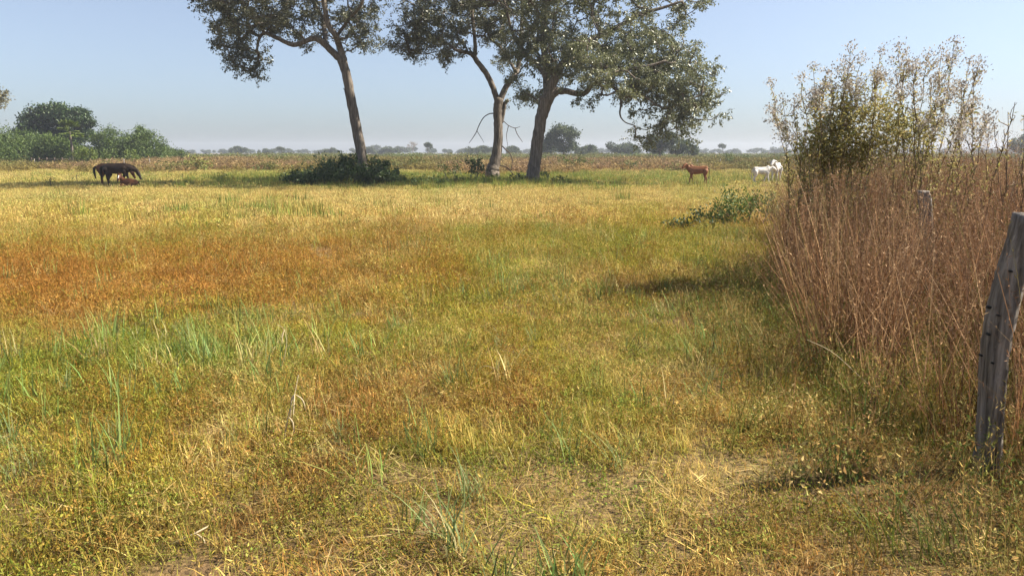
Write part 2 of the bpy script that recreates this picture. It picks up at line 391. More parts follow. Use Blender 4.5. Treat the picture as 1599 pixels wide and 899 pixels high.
def stalk_tuft(n, r, h0, h1):                         # fine stems with open reddish panicles
    a = Acc(); b = disc(n, r); h = h0 + (h1 - h0) * rng.random(n); yaw = rng.random(n) * 6.283; ln = np.abs(rng.normal(0, .35, n))
    a.blades(b, yaw, ln, h, np.full(n, .003), .2 * rng.random(n), 3)
    k = 9
    t = np.repeat(h, k) * (.6 + .4 * rng.random(n * k))
    c = np.repeat(b, k, 0) + np.stack([np.cos(np.repeat(yaw, k)) * np.sin(np.repeat(ln, k)) * t, np.sin(np.repeat(yaw, k)) * np.sin(np.repeat(ln, k)) * t, np.cos(np.repeat(ln, k)) * t], -1)
    d = rng.normal(size=(n * k, 3)); d[:, 2] = np.abs(d[:, 2]) + .3
    a.leaves(c, d, .012 + .022 * rng.random(n * k), .14)
    return a
def litter_tuft(n, r):                                # lying broken straw
    a = Acc(); b = disc(n, r); b[:, 2] = .01 + .05 * rng.random(n)
    a.blades(b, rng.random(n) * 6.283, 1.2 + .3 * rng.random(n), .05 + .12 * rng.random(n), .003 + .003 * rng.random(n), .6 * (rng.random(n) - .3), 3)
    return a
GM = M['grass']
V_near = [mat_tuft(115, .17, .03, .14, .003, .0065, .95, .9).mesh('tuft', GM) for _ in range(6)] + \
         [leafy_tuft(38, .16, .02, .12, .0145).mesh('tuft', GM) for _ in range(4)] + \
         [stalk_tuft(9, .15, .12, .30).mesh('tuft', GM) for _ in range(3)] + \
         [litter_tuft(20, .2).mesh('tuft', GM) for _ in range(3)]
V_long = [mat_tuft(16, .10, .18, .42, .006, .011, .32, .35, 4).mesh('tuft', GM) for _ in range(6)]
V_far = [mat_tuft(60, .22, .06, .2, .007, .013, .6, .4, 2).mesh('tuft', GM) for _ in range(6)] + [leafy_tuft(24, .2, .06, .18, .035).mesh('tuft', GM) for _ in range(2)]
V_vfar = [mat_tuft(55, .5, .08, .24, .02, .035, .5, .3, 2).mesh('tuft', GM) for _ in range(6)]

def lay(name, label, variants, weights, x, y, sxy, sz, shade=None, keep=None, tilt=.12):
    col, w, px, py = sward(x, y)
    k = not_bare(px, py)
    if keep is not None: k &= keep(x, y, px, py, w)
    x, y, col, w = x[k], y[k], col[k], w[k]; n = len(x)
    if shade is not None: col = shade(col, x, y, px[k], py[k])
    p = np.stack([x, y, g(x, y) - .01], -1)
    rot = np.stack([rng.normal(0, tilt, n), rng.normal(0, tilt, n), rng.random(n) * 6.283], -1)
    hv = .6 + .8 * vnoise(x, y, .5 + .03 * np.mean(y), 5)
    s1 = sxy * (.75 + .5 * rng.random(n)); s2 = sz * (.7 + .6 * rng.random(n)) * hv
    vid = rng.choice(len(variants), n, p=np.array(weights) / np.sum(weights))
    if len(variants) == 16:                           # leafy weeds are green or yellowing, litter is straw
        lf_ = (vid >= 6) & (vid < 10); pk = np.array([(.15, .23, .04), (.215, .25, .045), (.29, .24, .05), (.30, .17, .05)])[rng.choice(4, n, p=[.40, .28, .10, .22])]
        col = np.where(lf_[:, None], pk * (.75 + .5 * rng.random((n, 1))) * (mw := .75 * (1 - w[:, 1:2])) + col * (1 - mw), col)
        lt_ = vid >= 13; col = np.where(lt_[:, None], col * .35 + np.array([[.40, .31, .17]]) * (.7 + .5 * rng.random((n, 1))) * .65, col)
    return scatter(name, label, 'grass', variants, p, rot, np.stack([s1, s1, s2], -1), col, vid)

nw = [2.4] * 6 + [1.7] * 4 + [.9] * 3 + [1.3] * 3
x, y = field(1.2, 7.5, 115)
lay('trampled_grass', 'short tangled straw and rust coloured grass in the open foreground', V_near, nw, x, y, 1.0, .95)
x, y = field(7.5, 17, 62)
lay('tangled_grass', 'tangled rusty and yellow green grass in the middle of the pasture', V_near, [2] * 6 + [1.8] * 4 + [1.4] * 3 + [.8] * 3, x, y, 1.35, 1.35)
x, y = field(17, 42, 26)
lay('meadow_grass', 'short straw yellow meadow grass reaching towards the trees', V_far, [2] * 6 + [1] * 2, x, y, 1.25, 1.1)
x, y = field(42, 112, 4.5)
lay('pasture_grass', 'pale yellow green grazed grass around the animals and tree trunks', V_vfar, [1] * 6, x, y, 1.15, .62)
# long green blades where the green patches are
def green_col(col, x, y, px, py):
    c = np.array([(.20, .265, .095), (.27, .31, .10), (.15, .22, .08), (.46, .39, .2)])[rng.choice(4, len(x), p=[.35, .3, .15, .2])]
    return c * (.75 + .5 * rng.random((len(x), 1)))
def green_keep(x, y, px, py, w):
    gi = KEYS.index('green')
    return rng.random(len(x)) < np.clip(w[:, gi] * 1.3 - .10, .03, .6)
x, y = field(1.6, 17, 26)
lay('green_grass_blades', 'long blue green grass blades growing in patches through the dry sward', V_long, [1] * 6, x, y, 1.0, .78, green_col, green_keep, .1)
def tall_keep(x, y, px, py, w):
    q = np.exp(-(((px - 690) / 330) ** 2 + ((py - 283) / 11) ** 2)) + .12 * np.exp(-(((px - 1150) / 200) ** 2 + ((py - 275) / 12) ** 2)) + .5 * np.exp(-(((px - 420) / 130) ** 2 + ((py - 338) / 20) ** 2))
    return rng.random(len(x)) < np.clip(q, .01, .9)
def tall_col(col, x, y, px, py):
    return np.array([(.15, .21, .055), (.21, .25, .06), (.30, .27, .08)])[rng.choice(3, len(x))] * (.8 + .4 * rng.random((len(x), 1)))
V_tall = [mat_tuft(34, .35, .25, .6, .014, .024, .25, .25, 3).mesh('tuft', GM) for _ in range(4)]
x, y = field(18, 75, 4.5)
lay('tall_green_grass', 'tall fresh green grass standing in the shade of the trees', V_tall, [1] * 4, x, y, 1.0, .8, tall_col, tall_keep, .06)

# ------------------------------------------------------------------ tree builder
def build_tree(name, label, depth, base_px, trunk, limbs, crowns, leaf_mat, leaf=.155, k_cl=6.4, per=195, group=None, dead=(), cat='tree', trunk_name='trunk', seed=1):
    """limbs in pixels with widths; each pixel stands at `depth` plus its own offset towards the back"""
    global rng
    rng = np.random.default_rng(seed)
    b = G(base_px, depth); t = thing(name, label, cat, b, group)
    pxm = depth / F * 1.0
    def pt(p): q = P(p[0], p[1], depth + (p[3] if len(p) > 3 else 0)); return np.append(q - b, p[2] * pxm * .40)
    nodes = []; rads = []
    def limb(rows, nm, sides=9, mat='bark', wob=.07):
        a = np.array([pt(r) for r in rows]); s_ = smooth_line(a, max(8, len(rows) * 5))
        s_[:, :3] += rng.normal(0, 1, (len(s_), 3)) * s_[:, 3:4] * .05
        ac = Acc(); ac.tube(s_[:, :3], s_[:, 3].clip(.012), sides, .5, wob); obj(nm, ac.mesh(nm, M[mat], True), t)
        return s_
    s_ = limb(trunk, trunk_name, 14, wob=.06)
    nodes.append(s_[-4:, :3]); rads.append(s_[-4:, 3])
    for r in limbs:
        s_ = limb(r, 'limb'); nodes.append(s_[2:, :3]); rads.append(s_[2:, 3])
    for r in dead: limb([(q[0], q[1], q[2] * .7, *q[3:]) for q in r], 'dead_branch', 6, 'deadwood', .1)
    nodes = list(np.concatenate(nodes))
    # clump centres through the crown's volume
    cl = []
    for (cx, cyy, rx, ry, off, kk) in crowns:
        n = max(2, int(k_cl * kk * rx * ry * pxm * pxm * 1.15))
        d = rng.normal(size=(n, 3)); d /= np.linalg.norm(d, axis=1)[:, None]; d *= (rng.random((n, 1)) ** (.42))
        c = P(cx, cyy, depth + off + 1.0) - b
        rm = np.array([rx * pxm, min(max(rx, ry) * pxm * 1.35, 6.5), ry * pxm])
        cl.append(c + d * rm)
    cl = np.concatenate(cl)
    cl = cl[cl[:, 2] > .6]
    # greedy growth of branches to the clumps
    N = np.array(nodes); par = [-1] * len(N); n0 = len(N)
    order = np.argsort([np.min(((N - c) ** 2).sum(1)) for c in cl])
    paths = []
    pos = list(N)
    for ci in order:
        c = cl[ci]; A = np.array(pos); dd = np.linalg.norm(A - c, axis=1); dd = dd + np.where(A[:, 2] > c[2] + .3, .5, 0)
        j = int(np.argmin(dd)); p0 = A[j]; L = np.linalg.norm(c - p0)
        m = max(2, int(L / .5)); mid = (p0 + c) / 2 + rng.normal(0, .12, 3) * L + np.array([0, 0, .08 * L])
        q = smooth_line(np.array([p0, mid, c]), m + 1); ids = [j]
        for k in range(1, m + 1):
            pos.append(q[k]); par.append(ids[-1]); ids.append(len(pos) - 1)
        paths.append(ids)
    cnt = np.zeros(len(pos))
    for ids in paths: cnt[ids[-1]] += 1
    for k in range(len(pos) - 1, n0 - 1, -1):
        if par[k] >= 0: cnt[par[k]] += cnt[k]
    pos = np.array(pos); ac = Acc()
    for ids in paths:
        rr = .012 + .016 * np.sqrt(cnt[ids]); rr[0] = rr[1]
        ac.tube(pos[ids], rr, 5, .5)
    obj('branches', ac.mesh('branches', M['bark'], True), t)['kind'] = 'stuff'
    # leaves on short twigs
    ac = Acc()
    for c in cl:
        Rr = (.45 + .5 * rng.random()); ntw = 7
        dirs = rng.normal(size=(ntw, 3)); dirs[:, 2] = dirs[:, 2] * .7 - .05; dirs /= np.linalg.norm(dirs, axis=1)[:, None]
        pr = int(per * (.6 + .8 * rng.random())); w_ = rng.integers(0, ntw, pr); tt = rng.random(pr) ** .6
        p_ = c + dirs[w_] * (tt * Rr)[:, None] + rng.normal(0, .075, (pr, 3))
        d_ = dirs[w_] * .5 + rng.normal(0, .6, (pr, 3)); d_[:, 2] -= .3
        ac.leaves(p_, d_, leaf * (.45 + 1.0 * rng.random(pr) ** 1.5), .5, np.clip(rng.random(pr) * .7 + rng.random() * .3, 0, 1))
    obj('crown', ac.mesh('crown', leaf_mat, False), t)
    return t

# ------------------------------------------------------------------ the three big trees
build_tree('large_tree', 'tall tree with a bare curved trunk leaning left, green shrubs at its foot', 51, 568,
    [(570, 287, 34), (568, 276, 28), (567, 262, 22), (563, 232, 20), (556, 195, 19), (547, 150, 18), (541, 115, 17), (533, 92, 18)],
    [[(535, 95, 15), (520, 82, 13), (505, 68, 12), (492, 60, 11), (478, 64, 9), (460, 70, 9), (446, 66, 8), (430, 58, 8, 1), (413, 52, 7, 1), (404, 62, 6, 1), (401, 80, 4, 1)],
     [(537, 96, 14), (531, 75, 12), (524, 55, 11, -1), (513, 40, 10, -1), (507, 10, 9, -1), (500, -40, 8, -1), (490, -110, 5, -1)],
     [(508, 70, 9), (507, 48, 9, 1), (500, 20, 7, 2), (470, -20, 6, 3), (440, -60, 4, 3)],
     [(525, 58, 7), (545, 30, 6, -1), (565, 5, 5, -2), (575, -40, 3, -2)],
     [(413, 53, 6, 1), (400, 30, 6, 0), (380, 10, 5, 0), (360, -30, 4, -1)],
     [(546, 150, 3), (541, 144, 3), (536, 138, 1)]],
    [(350, 30, 52, 42, 0, 1.2), (320, 5, 34, 26, 0, 1.1), (390, 25, 60, 42, -1, 1.1), (385, 88, 26, 30, 1, 1.5), (398, 112, 15, 16, 1, 1.4), (362, 70, 24, 26, 0, 1.2), (450, 20, 55, 40, 0, 1), (500, 25, 45, 40, 1, .9), (480, 60, 24, 14, 1, .8),
     (555, 40, 36, 34, -1, 1), (575, 65, 16, 16, -1, 1), (570, 15, 30, 34, -1, 1), (530, 68, 20, 12, 1, .6), (450, -90, 165, 80, -3, .9), (330, -50, 60, 40, -2, .8), (420, -100, 120, 60, -8, .8)],  # last lobe is out of view, added forward so the shade falls nearer
    M['leaf_a'], seed=11)
build_tree('large_tree', 'forked tree with a broken stub and dead leafless side branches on its trunk', 56, 774,
    [(768, 275, 30), (769, 266, 26), (773, 250, 21), (777, 225, 18), (778, 195, 17), (777, 172, 18), (779, 154, 18)],
    [[(777, 158, 12), (768, 132, 11), (757, 112, 11), (745, 96, 10), (738, 86, 9), (728, 82, 7), (712, 78, 6, -1), (698, 68, 5, -1), (680, 60, 4, -1), (655, 62, 3, -1)],
     [(741, 92, 8), (742, 70, 7), (738, 30, 6), (735, -30, 5), (725, -80, 4)],
     [(780, 158, 12), (789, 138, 11), (800, 122, 10), (808, 108, 9, 1), (812, 80, 8, 1), (815, 30, 7, 2), (815, -40, 5, 2)],
     [(806, 112, 7), (795, 95, 6, 1), (780, 72, 6, 1), (765, 60, 5, 1), (760, 40, 4, 1)],
     [(783, 192, 7), (786, 175, 8), (788, 163, 8), (793, 156, 7)]],
    [(650, 50, 40, 34, 0, 1), (620, 68, 22, 22, 0, 1), (640, 85, 20, 14, 0, .7), (690, 50, 50, 38, -1, 1.2), (700, 85, 40, 16, 0, .8), (735, 15, 70, 50, 0, 1.1), (670, 15, 50, 36, 0, 1.1), (790, 40, 50, 50, 0, 1.1), (790, 100, 30, 20, 2, .6), (720, -70, 120, 70, -2, .8), (720, -90, 100, 60, -9, .7)],  # unseen last lobe, pushed towards the camera to bring the shade closer
    M['leaf_a'], seed=12, dead=[
     [(773, 177, 4), (764, 178, 3), (755, 184, 2.8), (748, 196, 2.6), (744, 206, 2.4), (738, 216, 1.8), (732, 224, 1)],
     [(745, 205, 1.8), (750, 213, 1.4), (756, 223, .8)],
     [(785, 188, 2.6), (794, 196, 2), (804, 200, 1.8), (812, 198, 1)], [(804, 200, 2.2), (808, 210, 2), (816, 222, 1.2)], [(794, 196, 2), (791, 212, 1.5), (793, 228, 1)],
     [(782, 226, 3.6), (790, 234, 3.2), (797, 241, 2.8), (800, 252, 2.6), (798, 266, 2)], [(780, 258, 3), (792, 262, 3), (803, 274, 2)]])
build_tree('large_tree', 'broad spreading tree on a thick straight trunk, its low boughs reaching sideways', 49, 832,
    [(828, 291, 40), (830, 284, 31), (833, 268, 25), (836, 248, 23), (841, 210, 22), (847, 178, 23), (855, 152, 28)],
    [[(856, 156, 19), (868, 144, 15), (885, 143, 12), (903, 147, 11), (916, 144, 10), (926, 132, 8, -1), (945, 128, 7, -1), (965, 142, 6, -2), (978, 151, 6, -2), (992, 148, 5, -2), (1005, 150, 4, -2), (1035, 168, 4, -2), (1065, 160, 4, -3), (1095, 148, 3, -3)],
     [(856, 155, 20), (864, 128, 18), (876, 104, 15), (892, 86, 14), (912, 70, 13), (936, 56, 11, 1), (965, 42, 9, 1), (1000, 22, 8, 1), (1030, 14, 6, 1), (1065, 2, 4, 1)],
     [(854, 152, 16), (852, 110, 13, 1), (848, 60, 12, 1), (850, 10, 10, 2), (856, -50, 8, 2), (862, -110, 5, 2)],
     [(852, 120, 9), (838, 100, 8, 2), (815, 78, 7, 2), (800, 50, 6, 3), (790, 10, 5, 3)],
     [(966, 144, 4.5, -2), (970, 160, 4, -2), (968, 178, 3.2, -3), (975, 190, 2.2, -3), (990, 196, 2, -3)],
     [(895, 86, 9), (930, 100, 8, -2), (965, 108, 7, -2), (1005, 105, 5, -3), (1040, 95, 4, -3)],
     [(940, 55, 8, 1), (925, 20, 7, 2), (935, -20, 6, 3), (950, -80, 4, 3)]],
    [(880, 60, 90, 60, 0, 1.05), (830, 60, 50, 55, 1, 1), (832, 125, 40, 40, 1, .8), (815, 160, 18, 22, 2, .8), (900, 115, 45, 24, -1, .8), (960, 80, 75, 45, 0, 1.1), (1010, 110, 65, 40, -1, 1.2), (1060, 120, 55, 44, -2, 1.4), (1000, 150, 52, 28, -2, 1.0), (1085, 162, 40, 36, -3, 1.5), (1035, 186, 54, 32, -3, .9), (1015, 210, 30, 20, -3, .55), (1065, 203, 30, 22, -3, .65), (905, 150, 26, 12, -1, .5), (970, 118, 62, 34, -4, 1.0), (1045, 82, 60, 34, -2, 1.0), (915, 95, 50, 34, -4, .8),
     (1060, 15, 58, 20, 1, 1), (1000, 40, 45, 30, 1, .8), (1030, 60, 40, 24, 0, .7), (870, -20, 130, 60, 1, .9), (960, -50, 130, 60, 1, .8), (900, -120, 140, 70, 0, .7), (900, -110, 140, 60, -7, .7)],  # unseen last lobe above the frame, set forward to shape the tree's shade
    M['leaf_b'], seed=13)

# ------------------------------------------------------------------ shrubs
def build_shrub(name, label, loc, lobes, leaf_mat, leaf, dens, group=None, stems=7, cat='shrub', seed=3, stem_mat='twig', aspect=.45):
    """lobes: (dx, dy, z, r, rz) in metres about the foot"""
    global rng
    rng = np.random.default_rng(seed)
    t = thing(name, label, cat, loc, group); a = Acc(); s_ = Acc()
    for (dx, dy, z, r, rz) in lobes:
        n = int(dens * r * r)
        ncl = max(4, int(9 * r * r / .36)) if r < 1.2 else max(8, int(12 * r))
        cc = rng.normal(size=(ncl, 3)); cc /= np.linalg.norm(cc, axis=1)[:, None]; cc *= rng.random((ncl, 1)) ** .4
        cc = cc * np.array([r, r, rz]) + np.array([dx, dy, z]); cc[:, 2] = np.maximum(cc[:, 2], .05)
        w_ = rng.integers(0, ncl, n); p_ = cc[w_] + rng.normal(0, r * .2, (n, 3)); p_[:, 2] = np.maximum(p_[:, 2], .02)
        d_ = rng.normal(size=(n, 3)); d_[:, 2] += .25
        a.leaves(p_, d_, leaf * (.6 + .8 * rng.random(n)), aspect, np.clip(rng.random(n) * .65 + (rng.random(ncl) * .35)[w_], 0, 1))
        for k in range(max(2, stems // len(lobes))):
            e = cc[rng.integers(0, ncl)]; b0 = np.array([dx * .4 + rng.normal(0, .08 * r), dy * .4 + rng.normal(0, .08 * r), -.05])
            q = smooth_line(np.array([b0, (b0 + e) / 2 + rng.normal(0, .12 * r, 3), e]), 7)
            s_.tube(q, np.linspace(.012 + .022 * r, .006 + .004 * r, 7), 5)
    obj('stem', s_.mesh('stem', M[stem_mat], True), t); obj('foliage', a.mesh('foliage', leaf_mat), t)
    return t
def lobes_px(base, rows):
    """rows: (px, py, rx, ry) seen at the foot's distance"""
    d = base[1]; out = []
    for (px, py, rx, ry, off) in rows:
        q = P(px, py, d + off) - base; k = d / F
        out.append((q[0], q[1], q[2], rx * k, ry * k))
    return out
b = G(530, 48.5); build_shrub('shrub', 'dark green shrub left of the curved trunk at its foot', b, lobes_px(b, [(528, 266, 34, 14, 0), (545, 254, 18, 12, 0), (505, 274, 30, 9, -1), (470, 277, 26, 6, 0), (560, 268, 20, 12, 0), (500, 262, 5, 10, 0), (516, 254, 4, 8, 0), (484, 268, 5, 7, 0), (536, 244, 5, 9, 0)]), M['leaf_foot'], .19, 900, seed=21, group='shrubs at the foot of the trees')
b = G(590, 48); build_shrub('shrub', 'dark green shrub right of the curved trunk at its foot', b, lobes_px(b, [(588, 264, 20, 15, 0), (604, 274, 24, 8, -1), (572, 274, 22, 10, -1), (606, 256, 5, 9, 0), (590, 250, 5, 8, 0), (622, 270, 6, 6, 0)]), M['leaf_foot'], .19, 900, seed=22, group='shrubs at the foot of the trees')
b = G(742, 51); build_shrub('shrub', 'small dark upright shrub left of the forked trunk', b, lobes_px(b, [(742, 262, 15, 13, 0), (745, 254, 8, 9, 0)]), M['leaf_foot'], .17, 900, seed=23, group='shrubs at the foot of the trees')
b = G(706, 54); build_shrub('shrub', 'low loose green shrub in the tall grass near the forked trunk', b, lobes_px(b, [(706, 264, 16, 12, 0), (690, 262, 9, 8, 0)]), M['leaf_mid'], .15, 420, seed=24, group='shrubs at the foot of the trees')
b = G(806, 48); build_shrub('shrub', 'low shrub left of the thick straight trunk at its foot', b, lobes_px(b, [(806, 279, 13, 9, 0), (818, 282, 8, 6, 0)]), M['leaf_foot'], .15, 700, seed=25, group='shrubs at the foot of the trees')
b = G(850, 48.5); build_shrub('shrub', 'low shrub right of the thick straight trunk at its foot', b, lobes_px(b, [(850, 275, 9, 9, 0), (844, 282, 9, 6, 0)]), M['leaf_foot'], .15, 500, seed=26, group='shrubs at the foot of the trees')
b = P(665, 292); build_shrub('shrub', 'pale leafy weed patch in the green grass between the trunks', b, lobes_px(b, [(650, 283, 22, 7, 0), (680, 284, 20, 6, 0)]), M['leaf_mid'], .13, 500, seed=27, group='shrubs at the foot of the trees')
for k, (px, py, w_, lab) in enumerate([(722, 287, 15, 'low green weeds just left of the small dark upright shrub'), (765, 285, 12, 'low green weeds in front of the forked trunk'), (790, 289, 10, 'low green weeds between the forked trunk and the straight trunk'), (872, 288, 14, 'low green weeds right of the straight trunk'), (630, 288, 18, 'low green weeds at the right end of the dark shrubs')]):
    b = P(px, py); build_shrub('weed_plant', lab, b, lobes_px(b, [(px - w_ * .4, py - 7, w_ * .7, 5, 0), (px + w_ * .5, py - 8, w_ * .6, 6, 0)]), M['leaf_mid'], .14, 600, group='scattered weeds in the pasture', stems=4, seed=140 + k)
b = P(1165, 355); build_shrub('shrub', 'green leafy bush in the pasture beside the dry thicket', b, lobes_px(b, [(1160, 325, 42, 22, 0), (1190, 330, 34, 22, .4), (1130, 338, 30, 16, -.2)]), M['leaf_mid'], .075, 2600, seed=28)
b = P(1070, 362); build_shrub('shrub', 'low dark leafy bush in the pasture left of the green bush', b, lobes_px(b, [(1078, 345, 26, 13, 0), (1050, 354, 16, 8, 0), (1104, 350, 16, 10, 0)]), M['leaf_dark'], .085, 2200, seed=29)
WL = ['dark leafy weed in the shade beside the horses', 'pale green weed just behind the dark leafy weed by the horses', 'tall thin weed between the horses and the dark shrubs', 'low dark weed below the tall thin weed, on the shade edge',
      'loose weed at the end of the tree shade, nearest the dark shrubs', 'small weed at the foot of the brown weed band left of the curved trunk', 'small weed touching the left edge of the dark shrubs',
      'green weed right behind the pale grey cow', 'wide green weed between the brown cow and the white cow', 'green weed behind the white young cow']
for k, (px, py, r, m_) in enumerate([(78, 292, 9, 'leaf_dark'), (118, 284, 7, 'leaf_mid'), (280, 266, 6, 'leaf_mid'), (283, 280, 5, 'leaf_dark'), (345, 282, 8, 'leaf_mid'), (400, 268, 5, 'leaf_mid'), (455, 272, 6, 'leaf_mid'), (1210, 262, 9, 'leaf_mid'), (1135, 262, 12, 'leaf_mid'), (1165, 258, 9, 'leaf_mid')]):
    b = P(px, py); build_shrub('weed_plant', WL[k], b, lobes_px(b, [(px, py - r * .9, r, r * .8, 0), (px + r * .4, py - r * 1.5, r * .6, r * .6, 0)]), M[m_], .10 if py > 270 else .16, 380, group='scattered weeds in the pasture', stems=4, seed=40 + k)

b = P(457, 313); build_shrub('weed_plant', 'small rusty brown dry plant alone in the straw coloured meadow', b, lobes_px(b, [(455, 309, 6, 4, 0), (461, 310, 5, 3, 0)]), plant_mat('rusty_leaf', [(.09, .035, .015), (.20, .08, .03)], .2, .7), .07, 2600, group='scattered weeds in the pasture', stems=4, seed=60)

# ------------------------------------------------------------------ woods and bushes beyond the pasture
def proto_tree(name, seed, lobes, leaf_mat, leaf, dens, trunk_h, trunk_r, bark='bark'):
    """one far tree in metres; lobes (x, y, z, r, rz)"""
    global rng
    rng = np.random.default_rng(seed)
    t = thing(name, 'tree', 'tree'); a = Acc(); k = Acc()
    k.tube(smooth_line(np.array([[0, 0, -.3], [.1, 0, trunk_h * .5], [-.1, .1, trunk_h]]), 7), np.linspace(trunk_r, trunk_r * .6, 7), 8, .5, .1)
    for (x, y, z, r, rz) in lobes:
        k.tube(smooth_line(np.array([[0, 0, trunk_h * .8], [x * .4, y * .4, (trunk_h + z) / 2], [x * .9, y * .9, z]]), 6), np.linspace(trunk_r * .5, trunk_r * .12, 6), 6, .5, .1)
        ncl = max(6, int(7 * r)); cc = rng.normal(size=(ncl, 3)); cc /= np.linalg.norm(cc, axis=1)[:, None]; cc *= rng.random((ncl, 1)) ** .35
        cc = cc * np.array([r, r, rz]) * .85 + np.array([x, y, z]); n = int(dens * r * r)
        if n == 0: continue
        w_ = rng.integers(0, ncl, n); p_ = cc[w_] + rng.normal(0, r * .2, (n, 3)) * np.array([1, 1, .7]); p_[:, 2] = np.maximum(p_[:, 2], .1)
        d_ = rng.normal(size=(n, 3))
        a.leaves(p_, d_, leaf * (.6 + .8 * rng.random(n)), .6, np.clip(rng.random(n) * .6 + (rng.random(ncl) * .4)[w_], 0, 1))
    obj('trunk', k.mesh('trunk', M[bark], True), t)
    if a.n: obj('crown', a.mesh('crown', leaf_mat), t)
    return t
def bare_tree(name, seed, Hh, mat='pale_twig'):
    global rng
    rng = np.random.default_rng(seed); t = thing(name, 'tree', 'tree'); k = Acc(); tr = Acc()
    tr.tube([[0, 0, -.3], [.1, 0, Hh * .2], [0, 0, Hh * .4]], [.03 * Hh, .025 * Hh, .02 * Hh], 7)
    def grow(p, d, L, r, lev):
        e = p + d * L; k.tube(smooth_line(np.array([p, (p + e) / 2 + rng.normal(0, .08 * L, 3), e]), 4), np.linspace(r, r * .6, 4), 4)
        if lev:
            for _ in range(4):
                dd = d + rng.normal(0, .55, 3); dd[2] = dd[2] * .8 + .12; dd /= np.linalg.norm(dd); grow(e - d * L * .3 * rng.random(), dd, L * .68, r * .6, lev - 1)
    for _ in range(5):
        d = rng.normal(0, .6, 3); d[2] = 1; d /= np.linalg.norm(d); grow(np.array([0, 0, Hh * .36]), d, Hh * .24, .013 * Hh, 3)
    obj('trunk', tr.mesh('trunk', M[mat], True), t); obj('branches', k.mesh('branches', M[mat], True), t)['kind'] = 'stuff'
    return t
M['pale_twig'] = rough_mat('pale_twigs', [(.25, .22, .19), (.40, .36, .32)], (5, 5, 5), .2)
def rl(seed, n, W, z0, z1, r0, r1, flat=.75):
    q = np.random.default_rng(seed); return [((q.random() - .5) * W, (q.random() - .5) * W * .7, z0 + (z1 - z0) * q.random(), (r := r0 + (r1 - r0) * q.random()), r * flat) for _ in range(n)]
FAR = [proto_tree('far_tree', 61, rl(1, 6, 7, 3.2, 6, 1.6, 2.4), M['leaf_far'], .55, 170, 3, .25),
       proto_tree('far_tree', 62, rl(2, 8, 11, 2.0, 5, 1.6, 2.6), M['leaf_far'], .55, 170, 2, .25),
       proto_tree('far_tree', 63, rl(3, 5, 6, 4.4, 7, 1.3, 2.0, .6), M['leaf_far'], .5, 170, 4, .22),
       proto_tree('far_tree', 64, rl(4, 9, 12, 1.6, 4.4, 1.5, 2.2), M['leaf_far'], .55, 170, 2, .25)]
BARE_T = bare_tree('far_tree', 65, 9)
FARH = [7.6, 6.4, 7.8, 5.8]; used = set()
def put_far(px, top, d, kind, label, group, wsc=1.0, name='far_tree'):
    src = BARE_T if kind == 9 else FAR[kind]; hh = 8.6 if kind == 9 else FARH[kind]
    o = src if kind not in used else copy_tree(src); used.add(kind)
    b = G(px, d); o.location = b; want = P(px, top, d)[2] - b[2]; s_ = want / hh
    o.scale = (s_ * wsc, s_ * wsc, s_); o.rotation_euler = (0, 0, random.random() * 6.28)
    o.name = name; o['label'] = label; o['category'] = 'tree'; o['group'] = group
    return o
line = 'hazy grey green tree in the distant treeline along the horizon'; gl = 'distant treeline'
q = np.random.default_rng(5)
for px in np.arange(-60, 1700, 25):
    top = 229.5 + q.random() * 4.5
    if 560 < px < 655: top -= 3
    put_far(px + q.random() * 16, top, 560 + 160 * q.random(), [1, 3, 1, 0][q.integers(0, 4)], line, gl, 1.5)
for px, top, d, k, w_ in [(368, 227, 430, 1, 1.3), (412, 231, 450, 1, 1.1), (440, 228, 400, 2, 1.0), (515, 231, 430, 3, 1.2), (575, 229, 420, 1, 1.2), (612, 229, 420, 3, 1.2), (752, 226, 360, 1, 1.3), (735, 229, 380, 3, 1.1), (800, 226, 330, 0, 1.2), (925, 225, 300, 1, 1.1), (965, 222, 280, 3, 1.2), (905, 226, 260, 3, 1.0), (850, 221, 250, 1, 1.0), (990, 224, 270, 1, 1.0)]:
    put_far(px, top, d, k, 'grey green rounded tree rising above the distant treeline', 'rounded trees before the treeline', w_)
put_far(668, 221, 330, 2, 'small round topped tree beside the pale leafless tree on the horizon', 'single far trees', .8)
put_far(645, 217, 340, 9, 'pale leafless tree standing on the horizon', 'single far trees', .9)
put_far(1129, 223, 420, 2, 'lone far tree with a round crown on a thin trunk', 'single far trees', .75)
put_far(1030, 203, 170, 0, 'full grey green tree behind the hanging boughs of the spreading tree', 'single far trees', 1.05)
put_far(1058, 214, 175, 1, 'lower bushy tree beside the full tree behind the hanging boughs', 'single far trees', .8)
put_far(1597, 206, 260, 1, 'dark blue green tree far behind the dry thicket', 'single far trees', 1.0)
def own_tree(label, px, d, seed, rows, leaf_mat, leaf, dens, th, tr, group=None, name='tree'):
    b = G(px, d); t = proto_tree(name, seed, lobes_px(b, rows), leaf_mat, leaf, dens, th, tr)
    t.location = b; tag(t, label, 'tree', group); return t
own_tree('flat topped umbrella shaped tree beyond the weeds between the trunks and the cow', 880, 190, 71, [(880, 205, 20, 8, 0), (893, 209, 14, 7, 0), (868, 211, 13, 8, 0), (858, 224, 14, 11, 0), (882, 226, 18, 12, 1), (842, 230, 14, 9, 0)], M['leaf_far'], .42, 260, 4.5, .28)
own_tree('big dark domed tree rising over the bushes behind the horses', 92, 128, 72, [(60, 188, 27, 21, 0), (88, 180, 27, 18, 0), (120, 185, 25, 17, 0), (140, 192, 12, 10, 0), (42, 208, 18, 16, 0), (72, 214, 32, 22, 0), (108, 210, 24, 16, 1), (130, 212, 18, 12, 0), (90, 236, 46, 14, 1)], M['leaf_dark'], .36, 560, 3.5, .4)
